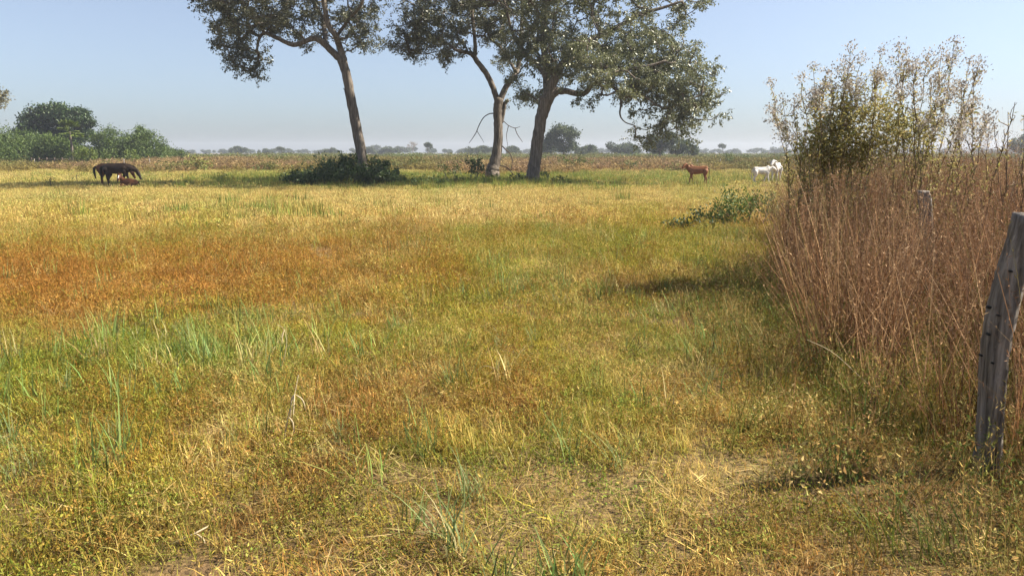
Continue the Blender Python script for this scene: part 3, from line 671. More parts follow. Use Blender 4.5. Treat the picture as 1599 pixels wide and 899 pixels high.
own_tree('pale grey leaved tree with hanging branches left of the dark domed tree', -45, 70, 73, [(-30, 150, 34, 20, 0), (-60, 130, 40, 30, 0), (-5, 158, 18, 11, 0), (-80, 160, 40, 26, 0), (4, 146, 9, 7, 0)], M['leaf_pale'], .2, 260, 4, .25)
gb = 'bushes along the fence behind the horses'
for k, (lab, px, d, rows, m_) in enumerate([
    ('feathery green bush at the end of the rail fence', 20, 112, [(10, 228, 32, 22, 0), (40, 230, 28, 20, 0), (-25, 224, 32, 26, 0), (66, 236, 22, 16, 0), (30, 246, 60, 10, 0)], 'leaf_mid'),
    ('brownish green bush under the fan palm', 92, 110, [(92, 234, 22, 18, 0), (78, 226, 16, 14, 0), (112, 242, 20, 12, 0)], 'leaf_mid'),
    ('bright yellow green low bush beside the fan palm', 126, 104, [(126, 244, 12, 9, 0), (140, 240, 10, 8, 0)], 'leaf_bright'),
    ('grey green bush with a ragged top right of the fan palm', 172, 118, [(168, 218, 22, 18, 0), (150, 234, 24, 18, 0), (186, 230, 22, 18, 0), (165, 246, 40, 9, 0)], 'leaf_mid'),
    ('tall dark crowned bush rising right of the ragged bush', 222, 120, [(222, 208, 14, 10, 0), (225, 222, 25, 18, 0), (203, 228, 22, 18, 0), (244, 228, 14, 16, 0), (225, 245, 40, 10, 0)], 'leaf_mid'),
    ('bright yellow green sapling in front of the tall dark crowned bush', 206, 104, [(206, 242, 9, 10, 0), (212, 250, 9, 6, 0)], 'leaf_bright'),
    ('low grey green bush at the right end of the bushes', 258, 130, [(256, 238, 13, 9, 0), (274, 242, 14, 6, 0)], 'leaf_mid')]):
    b = G(px, d); build_shrub('bush', lab, b, lobes_px(b, rows), M[m_], .28, 520, gb, stems=6, seed=80 + k, cat='bush')
# fan palm
def palm(label, px, d, top):
    global rng
    rng = np.random.default_rng(90); b = G(px, d); t = thing('fan_palm', label, 'palm', b)
    hgt = P(px, top, d)[2] - b[2]; a = Acc(); a.tube(smooth_line(np.array([[0, 0, -.2], [.1, 0, hgt * .5], [0, 0, hgt]]), 9), np.linspace(.2, .14, 9), 8, .5, .1)
    obj('trunk', a.mesh('trunk', M['bark'], True), t)
    for k in range(20):
        a = Acc(); az = k * 2.4; el = rng.uniform(-.5, 1.2); d_ = np.array([math.cos(az) * math.cos(el), math.sin(az) * math.cos(el), math.sin(el)])
        st = np.array([0, 0, hgt]); e = st + d_ * 1.0
        a.tube([st, (st + e) / 2, e], [.03, .025, .02], 4)
        n = 22; sp = np.linspace(-1.25, 1.25, n); side = np.cross(d_, [0, 0, 1]); side /= np.linalg.norm(side) + 1e-6
        dirs = np.cos(sp)[:, None] * d_ + np.sin(sp)[:, None] * side; dirs[:, 2] -= .12
        a.leaves(np.repeat(e[None], n, 0), dirs, .95, .12, np.clip(rng.random(n) * .5 + .2, 0, 1))
        obj('frond', a.mesh('frond', M['leaf_bright']), t)
palm('fan palm with a round head of leaves before the dark domed tree', 112, 108, 206)

# shrubby scrub and tall brown weeds past the pasture
def weed_clump(n, r, h0, h1, w, segs=3, side=8, ls=.12, lean=.16):
    a = Acc(); b = disc(n, r); h = h0 + (h1 - h0) * rng.random(n); yaw = rng.random(n) * 6.283; ln = np.abs(rng.normal(0, lean, n))
    cr = .12 * rng.random(n); rn = rng.random(n)
    a.blades(b, yaw, ln, h, np.full(n, w), cr, segs, rn)
    k = side
    if k:
        t = (.45 + .55 * rng.random(n * k)); H_ = np.repeat(h, k); yw = np.repeat(yaw, k); l_ = np.repeat(ln, k); c_ = np.repeat(cr, k)
        out = H_ * (np.sin(l_) * t + c_ * t * t); up = H_ * (np.cos(l_) * t - .55 * c_ * t ** 3)
        c = np.repeat(b, k, 0) + np.stack([np.cos(yw) * out, np.sin(yw) * out, up], -1)
        d = rng.normal(size=(n * k, 3)); d[:, 2] = np.abs(d[:, 2]) + .2
        a.leaves(c, d, ls * (.5 + rng.random(n * k)), .16, np.clip(rng.random(n * k), 0, 1), t)
    return a
rng = np.random.default_rng(31)
WM = M['weed']
V_band = [weed_clump(30, 1.2, .5, 1.5, .035, 2, 9, .28).mesh('weed', WM) for _ in range(5)]
x, y = field(64, 170, .75, 10, .78)
edge = 90 + 22 * (vnoise(x, y * 0, 11, 2) - .5) - 26 * rng.random(len(x)) ** 6 + np.where((x / y < -.3), 8, 0) + np.where((x / y > .15), 6, 0)
k = y > edge; x, y = x[k], y[k]; n = len(x)
vv = vnoise(x, y * .5, 16, 4)
wc = np.where((vv > .45)[:, None], np.array([[.25, .235, .09]]), np.where((rng.random(n) < .4)[:, None], np.array([[.31, .235, .145]]), np.array([[.37, .30, .15]]))) * (.8 + .4 * rng.random((n, 1)))
scatter('tall_brown_weeds', 'band of tall brown and mauve dry weeds along the far edge of the pasture', 'weeds', V_band, np.stack([x, y, g(x, y) - .05], -1),
        np.stack([np.zeros(n), np.zeros(n), rng.random(n) * 6.28], -1), np.stack([np.ones(n), np.ones(n), .40 + .52 * rng.random(n) * (.4 + 1.0 * vnoise(x, y, 8, 6))], -1), wc, rng.integers(0, 5, n))
V_scrub = []
for k in range(4):
    a = Acc(); m = 420; c = disc(9, 1.3); c[:, 2] = .5 + 1.2 * rng.random(9); w_ = rng.integers(0, 9, m)
    p_ = c[w_] + rng.normal(0, .42, (m, 3)); p_[:, 2] = np.abs(p_[:, 2]); a.leaves(p_, rng.normal(size=(m, 3)), .3 * (.6 + .8 * rng.random(m)), .5); V_scrub.append(a.mesh('scrub', GM))
x, y = field(170, 330, .02, 10, .78); x2, y2 = field(84, 170, .008, 10, .78); x, y = np.append(x, x2), np.append(y, y2); n = len(x)
scatter('distant_scrub', 'low grey green scrub in front of the distant treeline', 'scrub', V_scrub, np.stack([x, y, g(x, y) - .1], -1), np.stack([np.zeros(n), np.zeros(n), rng.random(n) * 6.28], -1),
        np.stack([np.where(y < 170, .5, 1.2) + rng.random(n), np.where(y < 170, .5, 1.2) + rng.random(n), np.where(y < 170, .4, .5) + .4 * rng.random(n)], -1), np.array([[.10, .13, .045]]) * (.7 + .6 * rng.random((n, 1))) + rng.random((n, 1)) * np.array([[.06, .03, .01]]), rng.integers(0, 4, n))

# far rail fence and single posts
M['pale_wood'] = rough_mat('weathered_pale_wood', [(.13, .115, .10), (.32, .29, .26)], (14, 14, 3), .6)
def board(a, p0, p1, r): a.tube(smooth_line(np.array([p0, p1]), 4), r, 6, .5, .15)
b0 = G(48, 103); t = thing('rail_fence', 'grey wooden rail fence in front of the feathery bush', 'fence', b0)
b1 = G(108, 103)
for f_ in np.linspace(0, 1, 6):
    p = b0 + (b1 - b0) * f_ - b0; a = Acc(); board(a, p + [0, 0, -.2], p + [0, 0, 1.35], .09); obj('post', a.mesh('post', M['deadwood']), t)
for h in (.45, .8, 1.15):
    a = Acc(); board(a, [0, 0, h], b1 - b0 + [0, 0, h], .05); obj('rail', a.mesh('rail', M['deadwood']), t)
for px, d in [(165, 96), (192, 96), (232, 98), (52, 99), (320, 97), (368, 97), (1089, 92), (1125, 100)]:
    b = G(px, d); a = Acc(); board(a, [0, 0, -.2], [.03, 0, 1.25], .055); o = obj('fence_post', a.mesh('fence_post', M['pale_wood'])); o.location = b
    tag(o, 'thin pale fence post at the far edge of the pasture', 'post', 'far fence posts')

# ------------------------------------------------------------------ animals
def blob_body(name, chains, mat, parent, wy=1.0, vox=.024):
    bm = bmesh.new()
    for ch in chains:
        ch = np.asarray(ch, float)
        for a_, b_ in zip(ch[:-1], ch[1:]):
            L = np.linalg.norm(b_[:3] - a_[:3]); n = max(2, int(L / (.22 * min(a_[3], b_[3]) + .012)))
            for f_ in np.linspace(0, 1, n):
                p = a_ + (b_ - a_) * f_
                bmesh.ops.create_icosphere(bm, subdivisions=2, radius=p[3], matrix=Matrix.Translation(p[:3]) @ Matrix.Diagonal((1, wy if p[3] > .15 else 1, 1, 1)))
    me = bpy.data.meshes.new(name); bm.to_mesh(me); bm.free()
    o = obj(name, me, parent)
    r_ = o.modifiers.new('remesh', 'REMESH'); r_.mode = 'VOXEL'; r_.voxel_size = vox; r_.use_smooth_shade = True
    s_ = o.modifiers.new('smooth', 'SMOOTH'); s_.factor = .5; s_.iterations = 4
    dg = bpy.context.evaluated_depsgraph_get(); m2 = bpy.data.meshes.new_from_object(o.evaluated_get(dg))
    o.modifiers.clear(); o.data = m2; m2.materials.clear(); m2.materials.append(mat)
    return o
def hide(name, cols, sc=(2, 2, 2)): return rough_mat(name, cols, sc, .15, .6)
M['horse_dark'] = hide('dark_bay_coat', [(.012, .008, .006), (.03, .017, .011)])
M['horse_red'] = hide('chestnut_coat', [(.085, .032, .014), (.17, .068, .028)])
M['hair'] = hide('black_hair', [(.008, .006, .005), (.02, .014, .01)], (20, 20, 4))
M['cow_brown'] = hide('tan_brown_hide', [(.14, .05, .018), (.23, .09, .034)])
M['cow_white'] = hide('white_hide', [(.48, .45, .41), (.72, .69, .64)])
M['cow_grey'] = hide('pale_grey_hide', [(.34, .33, .32), (.66, .64, .61)])
M['eye'] = hide('dark_eye_and_hole', [(.01, .01, .01), (.01, .01, .01)])
M['blaze'] = hide('white_blaze', [(.6, .56, .5), (.7, .66, .6)])
def strand(name, pts, rad, mat, t, flat=.5):
    a = Acc(); a.tube(smooth_line(np.array(pts), 12), np.interp(np.linspace(0, 1, 12), np.linspace(0, 1, len(rad)), rad), 7, .5, .25); return obj(name, a.mesh(name, mat, True), t)
def horse(label, loc, rz, coat, head_low=True, sc=1.0, seed=0):
    t = thing('horse', label, 'horse', loc, 'horses in the shade', rz); t.scale = (sc,) * 3
    ch = [[(-.66, 0, 1.10, .25), (-.35, 0, 1.08, .31), (.1, 0, 1.04, .315), (.42, 0, 1.09, .29), (.58, 0, 1.05, .22)],
          [(-.55, 0, 1.24, .17), (-.2, 0, 1.22, .18), (.3, 0, 1.27, .15)], [(.36, 0, 1.33, .09), (.55, 0, 1.27, .10)],
          [(.5, 0, 1.18, .22), (.78, 0, 1.10, .165), (1.0, 0, 1.0, .13), (1.18, 0, .90, .11)],
          [(1.19, 0, .90, .11), (1.22, 0, .80, .125), (1.30, 0, .63, .085), (1.36, 0, .47, .068)]]
    for s_ in (-1, 1):
        ch += [[(1.16, .05 * s_, .98, .03), (1.19, .07 * s_, 1.09, .014)],
               [(-.62, .15 * s_, 1.0, .2), (-.55, .15 * s_, .74, .13), (-.62 - .05 * s_, .15 * s_, .47, .065), (-.60 - .07 * s_, .15 * s_, .14, .042), (-.55 - .07 * s_, .15 * s_, .03, .06)],
               [(.44, .14 * s_, .92, .14), (.46, .13 * s_, .72, .09), (.46 + .09 * s_, .13 * s_, .46, .058), (.44 + .1 * s_, .13 * s_, .13, .04), (.48 + .1 * s_, .13 * s_, .03, .058)]]
    blob_body('body', ch, coat, t, .92)
    strand('tail', [(-.86, 0, 1.22), (-.98, 0, 1.08), (-1.0, 0, .8), (-.97, .02, .45)], [.05, .08, .075, .03], M['hair'], t)
    strand('mane', [(.52, 0, 1.36), (.75, .05, 1.26), (.98, .07, 1.13), (1.15, .04, 1.03)], [.03, .075, .07, .03], M['hair'], t)
    for s_ in (-1, 1):
        a = Acc(); a.tube([(1.22, .075 * s_, .82), (1.22, .095 * s_, .82), (1.22, .1 * s_, .82)], [.02, .018, .008], 6); obj('eye', a.mesh('eye', M['eye'], True), t)
    return t
pb = P(186, 291.5); horse('dark brown horse grazing with its neck lowered', pb, R(0), M['horse_dark'], sc=1.0)
horse('reddish brown horse half hidden behind the dark grazing horse', P(168, 290.5) + np.array([-.15, .9, 0]), R(12), M['horse_red'], sc=.98)
def foal(label, loc, rz):
    t = thing('horse', label, 'horse', loc, 'horses in the shade', rz)
    ch = [[(.62, 0, .24, .19), (.35, 0, .27, .25), (0, 0, .30, .23), (-.12, 0, .32, .18)], [(-.1, -.02, .40, .16), (-.2, -.1, .58, .11), (-.2, -.14, .68, .10)],
          [(-.2, -.15, .68, .10), (-.19, -.30, .56, .08), (-.18, -.38, .44, .055)], [(-.15, -.2, .12, .09), (.15, -.3, .09, .05), (-.12, -.34, .07, .045)], [(.55, -.18, .18, .14), (.3, -.32, .1, .06), (.58, -.36, .07, .045)]]
    for s_ in (-1, 1): ch.append([(-.2 + .06 * s_, -.1, .76, .03), (-.2 + .09 * s_, -.1, .86, .013)])
    blob_body('body', ch, M['horse_red'], t)
    strand('blaze', [(-.2, -.245, .70), (-.19, -.34, .63), (-.18, -.42, .52)], [.015, .03, .02], M['blaze'], t)
    strand('tail', [(.78, .02, .3), (.86, -.05, .15), (.8, -.15, .05)], [.04, .05, .02], M['hair'], t)
    strand('mane', [(-.1, 0, .58), (-.18, -.04, .70), (-.2, -.1, .79)], [.03, .04, .03], M['hair'], t)
    return t
foal('chestnut foal with a white blaze lying in front of the grazing horse', P(196, 292), 0)
def cow(label, loc, rz, coat, sc=1.0, head=0.0, up=0.0, gait=.06, zebu=.1):
    t = thing('cow', label, 'cow', loc, 'cattle', rz); t.scale = (sc, sc, sc * 1.1)
    hx, hy = .75 + .2 * math.cos(head), .2 * math.sin(head)
    ch = [[(-.52, 0, .86, .18), (-.2, 0, .82, .215), (.15, 0, .80, .225), (.42, 0, .84, .20)], [(-.55, 0, .97, .12), (-.1, 0, .95, .12), (.35, 0, .98, .12)], [(.32, 0, 1.02, .10), (.42, 0, 1.03 + zebu * .5, zebu)],
          [(.42, 0, .88, .19), (.62, hy * .3, .95 + up * .5, .145), (.74, hy * .6, 1.0 + up, .115)],
          [(.75, hy * .6, 1.02 + up, .115), (.75 + .13 * math.cos(head), hy * .6 + .13 * math.sin(head), .95 + up, .10), (.75 + .27 * math.cos(head), hy * .6 + .27 * math.sin(head), .85 + up, .07)], [(.5, 0, .74, .07), (.64, 0, .84 + up * .4, .06)]]
    cs, sn = math.cos(head), math.sin(head)
    for s_ in (-1, 1):
        ex, ey = .73 - sn * .1 * s_, hy * .6 + cs * .1 * s_
        ch += [[(ex, ey, 1.04 + up, .03), (ex - sn * .09 * s_, ey + cs * .09 * s_, 1.02 + up, .042), (ex - sn * .17 * s_, ey + cs * .17 * s_, .98 + up, .02)],
               [(-.52, .13 * s_, .76, .16), (-.48, .13 * s_, .58, .10), (-.56 + gait * s_, .13 * s_, .36, .052), (-.52 + gait * 1.5 * s_, .13 * s_, .1, .036), (-.48 + gait * 1.5 * s_, .13 * s_, .03, .05)],
               [(.36, .12 * s_, .68, .12), (.37, .12 * s_, .52, .075), (.37 - gait * s_, .12 * s_, .32, .05), (.36 - gait * 1.6 * s_, .12 * s_, .1, .036), (.39 - gait * 1.6 * s_, .12 * s_, .03, .05)]]
    blob_body('body', ch, coat, t, .88, .022)
    strand('tail', [(-.69, 0, .96), (-.76, 0, .8), (-.76, .02, .55), (-.75, .02, .35)], [.025, .02, .018, .035], M['hair'] if coat is M['cow_brown'] else coat, t)
    for s_ in (-1, 1):
        ex, ey = .79 - sn * .085 * s_, hy * .6 + cs * .085 * s_
        a = Acc(); a.tube([(ex, ey, 1.0 + up), (ex - sn * .02 * s_, ey + cs * .02 * s_, 1.0 + up)], [.016, .01], 6); obj('eye', a.mesh('eye', M['eye'], True), t)
    return t
cow('reddish brown young cow standing in the open pasture', P(1088, 288), R(172), M['cow_brown'], 1.0, R(35), .12)
cow('white young cow walking beside the larger pale cow', P(1189, 287), R(5), M['cow_white'], .93, 0, .02, .08)
cow('larger pale grey cow with its head raised beside the dry thicket', P(1211, 285), R(-122), M['cow_grey'], 1.15, R(-10), .12, .04, .13)

# ------------------------------------------------------------------ dry thicket on the right
rng = np.random.default_rng(41)
V_dry = [weed_clump(19, .10, 1.1, 2.0, .0055, 5, 16, .024, .27).mesh('stalk', WM) for _ in range(7)] + [weed_clump(12, .2, .4, .9, .006, 4, 12, .03).mesh('stalk', WM) for _ in range(3)]
poly = np.array([(1232, 360), (1222, 420), (1222, 470), (1268, 570), (1345, 645), (1440, 700), (1560, 725), (1640, 760), (1660, 900), (2300, 900), (2300, 360)], float)
def inside(px, py, pl):
    r = np.zeros(len(px), bool); j = len(pl) - 1
    for i in range(len(pl)):
        xi, yi = pl[i]; xj, yj = pl[j]
        r ^= ((yi > py) != (yj > py)) & (px < (xj - xi) * (py - yi) / (yj - yi + 1e-12) + xi); j = i
    return r
n = 10000; x = rng.random(n) * 14 + 1; y = rng.random(n) * 14 + 2.4
px, py = proj(x, y, g(x, y)); k = inside(px + rng.normal(0, 10, n), py, poly) & (rng.random(n) < .68 * np.clip((y - 2.6) / 1.8, .4, 1) * np.clip(vnoise(x, y, .8, 2) * 2.2 - .25, .15, 1)) & ~((np.abs(px - 1445) < 24) & (y < 8.6) & (rng.random(n) < .8)); x, y, px = x[k], y[k], px[k]; n = len(x)
hs = (.72 + .34 * rng.random(n)) * (.82 + .3 * vnoise(x, y, 1.2, 6)) * np.interp(y, [4, 6, 9, 14], [.82, .98, 1.08, 1.12]); hs *= np.interp(px, [1215, 1300], [.82, 1.0])
wc = np.array([(.27, .17, .105), (.33, .225, .145), (.14, .088, .06), (.46, .35, .23), (.20, .185, .075)])[rng.choice(5, n, p=[.34, .24, .24, .11, .07])] * (.7 + .6 * rng.random((n, 1)))
scatter('dry_thicket', 'dense thicket of tall reddish brown dry weed stalks around the fence posts', 'weeds', V_dry, np.stack([x, y, g(x, y) - .03], -1),
        np.stack([rng.normal(0, .14, n), rng.normal(-.03, .17, n), rng.random(n) * 6.28], -1), np.stack([np.ones(n), np.ones(n), hs], -1), wc, rng.choice(10, n, p=[.12] * 7 + [.16 / 3] * 3))
# tangled undergrowth at the thicket's foot
poly2 = np.array([(1150, 420), (1080, 480), (1120, 560), (1180, 640), (1190, 720), (1260, 790), (1340, 860), (1500, 930), (2000, 930), (2000, 400)], float)
n = 5000; x = rng.random(n) * 8 + .8; y = rng.random(n) * 9 + 2.2; px, py = proj(x, y, g(x, y)); k = inside(px + rng.normal(0, 25, n), py, poly2) & (rng.random(n) < .5); x, y = x[k], y[k]; n = len(x)
V_under = [stalk_tuft(14, .18, .25, .55).mesh('under', GM) for _ in range(3)] + [mat_tuft(30, .16, .15, .42, .004, .008, .6, .5, 4).mesh('under', GM) for _ in range(4)] + [leafy_tuft(16, .18, .08, .32, .026).mesh('under', GM) for _ in range(3)]
uc = np.array([(.38, .28, .11), (.19, .20, .05), (.12, .155, .045), (.25, .155, .07), (.46, .36, .17)])[rng.choice(5, n, p=[.26, .22, .2, .22, .10])] * (.75 + .5 * rng.random((n, 1)))
scatter('tangled_undergrowth', 'knee high tangle of green and straw weeds at the foot of the thicket', 'weeds', V_under, np.stack([x, y, g(x, y) - .02], -1),
        np.stack([rng.normal(0, .2, n), rng.normal(0, .2, n), rng.random(n) * 6.28], -1), np.stack([np.ones(n), np.ones(n), .7 + .6 * rng.random(n)], -1), uc, rng.integers(0, 10, n))

# tall flowering shrubs rising out of the thicket
def flower_shrub(label, px0, d, tops, leaf_mat, nleaf, spread=.25, heads=True, seed=1, lobes=(), start=.3, ls=.05):
    global rng
    rng = np.random.default_rng(seed); b = G(px0, d); t = thing('flowering_shrub', label, 'shrub', b, 'tall flowering shrubs in the thicket')
    lf = Acc(); fl = Acc()
    for (px, py) in tops:
        off = rng.uniform(-.6, .6); e = P(px, py, d + off) - b; s0 = np.array([e[0] * .25 + rng.normal(0, spread * .5), rng.normal(0, spread), -.05])
        mid = s0 + (e - s0) * .5 + np.array([-(e[0] - s0[0]) * .12, rng.normal(0, .1), .1]); q = smooth_line(np.array([s0, mid, e]), 14)
        q[1:-1] += rng.normal(0, .015, (12, 3))
        st = Acc(); st.tube(q, np.linspace(.0085, .003, 14), 5, rng.random())
        side = [(q[-1], q[-1] - q[-3], .1)]
        for k in range(9):
            i0 = rng.integers(5, 13); dr = (q[i0] - q[i0 - 2]); dr /= np.linalg.norm(dr); dr = dr + rng.normal(0, .5, 3); dr[2] = abs(dr[2]) + .25; dr /= np.linalg.norm(dr)
            L = rng.uniform(.12, .42) * (1.2 - i0 / 16); e2 = q[i0] + dr * L
            st.tube(smooth_line(np.array([q[i0], (q[i0] + e2) / 2 + rng.normal(0, .02, 3), e2]), 4), [.005, .004, .0035, .003], 4, rng.random()); (side.append((e2, dr, L)) if i0 >= 10 else None)
            m = int(nleaf * .5 * L / .3); f_ = rng.random(m)[:, None]; p_ = q[i0] + (e2 - q[i0]) * f_ + rng.normal(0, .012, (m, 3)); d_ = dr + rng.normal(0, .7, (m, 3))
            lf.leaves(p_, d_, ls * (.5 + .8 * rng.random(m)), .3, rng.random(m))
        obj('stem', st.mesh('stem', M['stem'], True), t)
        m = nleaf * 3; f_ = (start + (1 - start) * rng.random(m) ** 1.5) * 13; i0 = f_.astype(int).clip(0, 12); p_ = q[i0] + (q[i0 + 1] - q[i0]) * (f_ - i0)[:, None]
        d_ = rng.normal(size=(m, 3)); d_[:, 2] += .4; lf.leaves(p_, d_, ls * (.6 + .9 * rng.random(m)), .3, rng.random(m))
        if heads:
            for (c, dr, L) in side:
                dr = dr / np.linalg.norm(dr); m = 56; p_ = c + dr * .03 + rng.normal(0, .04, (m, 3)); d_ = dr + rng.normal(0, .6, (m, 3))
                fl.leaves(p_, d_, .02 + .018 * rng.random(m), .55, rng.random(m))
    for (px, py, rx, ry, n) in lobes:
        k_ = d / F; c = P(px, py, d) - b; cc = rng.normal(size=(14, 3)).clip(-1.3, 1.3) * .55 * np.array([rx * k_, rx * k_ * .8, ry * k_]) + c; w_ = rng.integers(0, 14, n)
        p_ = cc[w_] + rng.normal(0, .11, (n, 3)).clip(-.2, .2); p_[:, 2] = np.maximum(p_[:, 2], .3); d_ = rng.normal(size=(n, 3)); d_[:, 2] += .3
        lf.leaves(p_, d_, ls * (.6 + .8 * rng.random(n)), .34, np.clip(rng.random(n) * .6 + (rng.random(14) * .4)[w_], 0, 1))
    obj('foliage', lf.mesh('foliage', leaf_mat), t)
    if heads: obj('seed_heads', fl.mesh('seed_heads', M['flower']), t)['kind'] = 'stuff'
    return t
flower_shrub('bushy olive brown flowering shrub, the leafiest one rising from the thicket', 1310, 9.6,
    [(1203, 134), (1222, 160), (1252, 128), (1270, 108), (1290, 118), (1328, 78), (1318, 100), (1345, 96), (1376, 84), (1368, 120), (1300, 140), (1240, 170), (1390, 130), (1215, 185), (1340, 130), (1280, 150)], M['leaf_shrub'], 44, .3, True, 51,
    [(1286, 200, 38, 30, 1400), (1312, 235, 58, 30, 2300), (1350, 205, 46, 48, 1500), (1395, 220, 44, 36, 1400), (1280, 245, 30, 24, 1200), (1330, 160, 55, 34, 700)])
flower_shrub('open flowering shrub with bare lower stems and pale seed heads, right of the leafy one', 1440, 9.2,
    [(1402, 78), (1412, 100), (1432, 104), (1448, 92), (1470, 84), (1490, 70), (1482, 95), (1512, 104), (1528, 102), (1505, 140), (1520, 132), (1455, 130), (1425, 140), (1475, 150)], M['leaf_shrub'], 36, .26, True, 52, [(1430, 215, 55, 34, 900)])
flower_shrub('slender young flowering shrub standing apart with few leaves', 1530, 8.6, [(1518, 164), (1538, 190), (1500, 200), (1545, 205)], M['leaf_shrub'], 24, .15, True, 53)
flower_shrub('sparse sprig with dark seed pods leaning over the thicket', 1580, 7.6, [(1585, 160), (1599, 180), (1552, 192), (1610, 190), (1574, 175)], M['leaf_shrub'], 6, .12, False, 54, start=.75, ls=.04)
b = G(1262, 15); build_shrub('shrub', 'dark rounded bush behind the leafy flowering shrub', b, lobes_px(b, [(1272, 200, 26, 24, 0), (1268, 232, 24, 22, 0), (1300, 220, 32, 34, 0)]), M['leaf_mid'], .09, 1100, seed=55)

# ------------------------------------------------------------------ fence posts near the thicket
M['post_dark'] = rough_mat('weathered_dark_wood', [(.045, .038, .032), (.19, .165, .14), (.36, .32, .28)], (34, 34, 2.2), 1.0, dist=.03)
def post(label, px0, py0, rows, d, mat, thick, holes=()):
    """rows: left px, right px, py from the foot up"""
    b = P(px0, py0); t = thing('fence_post', label, 'post', b, 'fence posts in the thicket')
    rr = np.array(rows, float); L = smooth_line(rr, 40); V = []; sides = 14
    r2 = np.random.default_rng(int(px0)); wob = r2.random((40, sides)); ph = r2.random(4) * 6
    for k, (lx, rx, py) in enumerate(L):
        p0 = P(lx, py, b[1]) - b; p1 = P(rx, py, b[1]) - b; c = (p0 + p1) / 2; hw = np.linalg.norm(p1 - p0) / 2
        a = np.arange(sides) / sides * 2 * math.pi; ca, sa = np.cos(a), np.sin(a); e = .55
        xx = np.sign(ca) * np.abs(ca) ** e * hw; yy = np.sign(sa) * np.abs(sa) ** e * thick
        f = 1 + .10 * (wob[k] - .5) + .06 * np.sin(a * 3 + ph[0] + k * .11) - .16 * (np.abs(np.arange(sides) - 10 - np.sin(k * .3 + ph[2]) * .8) < .6)
        V.append(np.stack([c[0] + xx * f, yy * f, np.full(sides, c[2]) + .012 * np.sin(a * 2 + ph[1])], -1))
    V = np.array(V).reshape(-1, 3); i = np.arange(39)[:, None] * sides; j = np.arange(sides)[None]; kk = (j + 1) % sides
    q_ = np.stack([i + j, i + kk, i + sides + kk, i + sides + j], -1).reshape(-1, 4)
    V = np.vstack([V, V[-sides:].mean(0) + [0, 0, .012]]); c = len(V) - 1; jj = np.arange(sides)
    tt = np.stack([39 * sides + jj, 39 * sides + (jj + 1) % sides, np.full(sides, c)], -1)
    obj('shaft', mk_mesh('shaft', V, [q_, tt], mat, np.full(len(V), .5), True), t)
    for (hx, hy, r) in holes:
        p = P(hx, hy, b[1] - thick) - b; a = Acc(); a.tube([p + [0, .02, 0], p + [0, .004, 0], p + [0, -.003, 0]], [r, r, r * .9], 9); obj('wire_hole_disc', a.mesh('wire_hole_disc', M['eye'], True), t)  # dark discs on the face, painting the shade inside the bored holes
    return t
post('dark weathered wooden fence post leaning and bent, with bored wire holes', 1545, 740,
     [(1521, 1558, 790), (1525, 1558, 735), (1531, 1560, 650), (1535, 1566, 570), (1541, 1576, 510), (1558, 1593, 440), (1575, 1608, 388), (1590, 1622, 336)], 0, M['post_dark'], .065,
     [(1580, 424, .006), (1546, 480, .009), (1561, 493, .005), (1545, 522, .008), (1551, 567, .006), (1533, 555, .006)])
post('pale grey cracked fence post standing inside the dry thicket', 1444, 474, [(1434, 1455, 500), (1436, 1455, 440), (1437, 1454, 370), (1436, 1452, 320), (1434, 1448, 299)], 0, M['pale_wood'], .07)

# ------------------------------------------------------------------ single plants that stand out in the foreground
rng = np.random.default_rng(77)
TUFT = []
for k in range(4):
    t = thing('grass_tuft', 'tuft', 'grass'); a = Acc(); n = 22
    a.blades(disc(n, .07), rng.random(n) * 6.283, np.abs(rng.normal(0, .3, n)), .2 + .28 * rng.random(n), .005 + .006 * rng.random(n), .1 + .5 * rng.random(n), 5); obj('blades', a.mesh('blades', M['blade']), t)['kind'] = 'stuff'; TUFT.append(t)
spots = [(20, 760, 1.1), (60, 740, .9), (8, 700, 1.0), (150, 575, 1), (215, 540, 1.1), (255, 560, 1), (290, 545, 1.1), (330, 570, 1), (100, 620, .9), (365, 700, .8), (180, 690, .8), (705, 600, 1.0), (715, 870, 1.2), (690, 850, 1.1), (742, 790, 1.0), (963, 735, 1.0), (760, 470, 1), (720, 465, 1), (815, 460, .9), (640, 480, .9), (870, 480, .8), (780, 545, .8), (620, 520, .9), (560, 610, .7), (450, 505, .9), (1110, 600, .8), (830, 540, .8), (530, 690, .7)]
for k, (px, py, s_) in enumerate(spots):
    o = TUFT[k % 4] if k < 4 else copy_tree(TUFT[k % 4]); o.location = P(px, py); o.rotation_euler = (0, 0, random.random() * 6.28); o.scale = (s_ * .8, s_ * .8, s_ * .72)
    o['label'] = 'tuft of long green grass blades standing above the dry sward'; o['group'] = 'green grass tufts in the foreground'
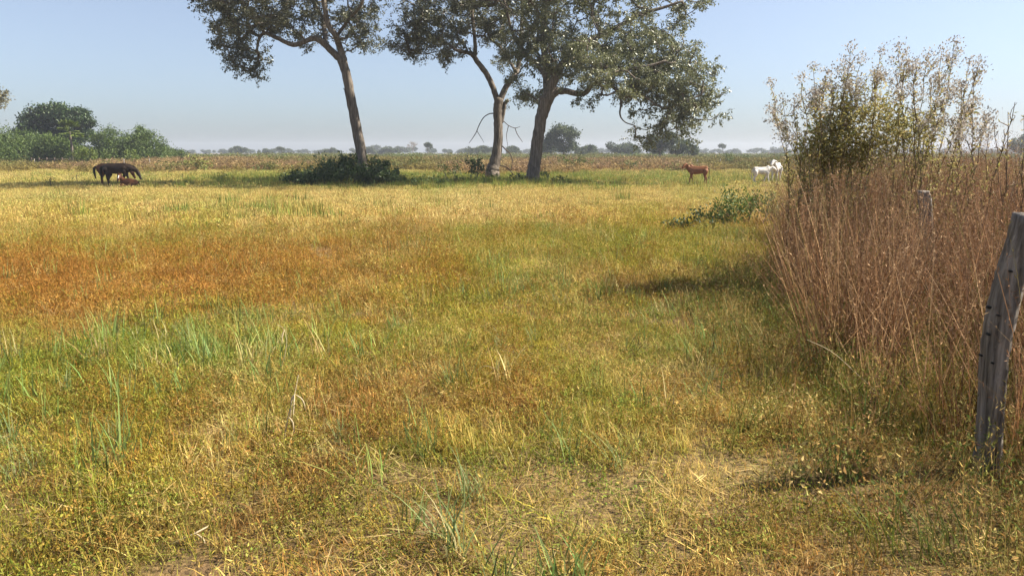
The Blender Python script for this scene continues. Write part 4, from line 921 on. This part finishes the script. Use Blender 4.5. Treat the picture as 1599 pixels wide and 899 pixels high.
def dry_stalk(label, px, py, pts, w=.006, leaves=4, seed=1):
    global rng
    rng = np.random.default_rng(seed); b = P(px, py); t = thing('dry_stalk', label, 'stalk', b, 'dead stalks in the grass')
    q_ = np.array([P(a_, c_, b[1] + o_) - b for a_, c_, o_ in pts]); a = Acc(); a.tube(smooth_line(q_, 16), np.linspace(w, w * .4, 16), 6, .7); obj('stem', a.mesh('stem', M['straw'], True), t)
    for k in range(leaves):
        f = q_[rng.integers(1, len(q_))]; a = Acc(); d_ = np.array([rng.normal(0, .35), rng.normal(0, .35), -1]); L_ = .07 + .09 * rng.random()
        e_ = f + d_ * L_; a.tube(smooth_line(np.array([f, (f + e_) / 2 + [d_[0] * .03, 0, .015], e_]), 7), np.array([.002, .003, .0045, .005, .0045, .003, .001]), 4, .8, .3); obj('leaf', a.mesh('leaf', M['straw']), t)
dry_stalk('bleached dead stalk with hanging leaves, taller than the brown grass round it', 443, 690, [(443, 690, 0), (450, 650, 0), (460, 615, .05), (466, 585, .1)], .004, 5, 1)
dry_stalk('thin bleached stalk bent over at its tip, among green blades', 438, 580, [(438, 580, 0), (447, 540, 0), (444, 515, 0), (432, 506, 0)], .003, 1, 2)
dry_stalk('curled white dry grass stem arching over the sward', 735, 590, [(735, 590, 0), (745, 578, 0), (758, 571, 0), (774, 576, 0)], .0045, 1, 3)
dry_stalk('pale broad broken blade lying across the grass', 268, 850, [(268, 850, 0), (285, 842, 0), (305, 832, 0), (327, 820, .05)], .008, 1, 4)
dry_stalk('long straw stem leaning against the undergrowth by the dark post', 1590, 720, [(1590, 720, 0), (1560, 640, -.1), (1538, 590, -.1), (1520, 572, -.1)], .003, 0, 5)
dry_stalk('long brown dead stem slanting out of the thicket', 1400, 640, [(1400, 640, 0), (1345, 590, 0), (1300, 550, 0), (1260, 530, 0)], .004, 0, 6)

# ------------------------------------------------------------------ haze
bm = bmesh.new(); bmesh.ops.create_cube(bm, size=1)
me = bpy.data.meshes.new('haze'); bm.to_mesh(me); bm.free()
hz = obj('haze', me); hz.scale = (3000, 1700, 24); hz.location = (0, 740, 8.5)
m, n, l = new_mat('haze_air'); pv = n.new('ShaderNodeVolumePrincipled'); pv.inputs['Color'].default_value = (.82, .88, 1.0, 1); pv.inputs['Density'].default_value = .00045; pv.inputs['Anisotropy'].default_value = .2
out = n.new('ShaderNodeOutputMaterial'); l.new(pv.outputs[0], out.inputs['Volume']); me.materials.append(m)
tag(hz, 'pale blue haze over the far pasture and treeline', 'haze', kind='stuff')
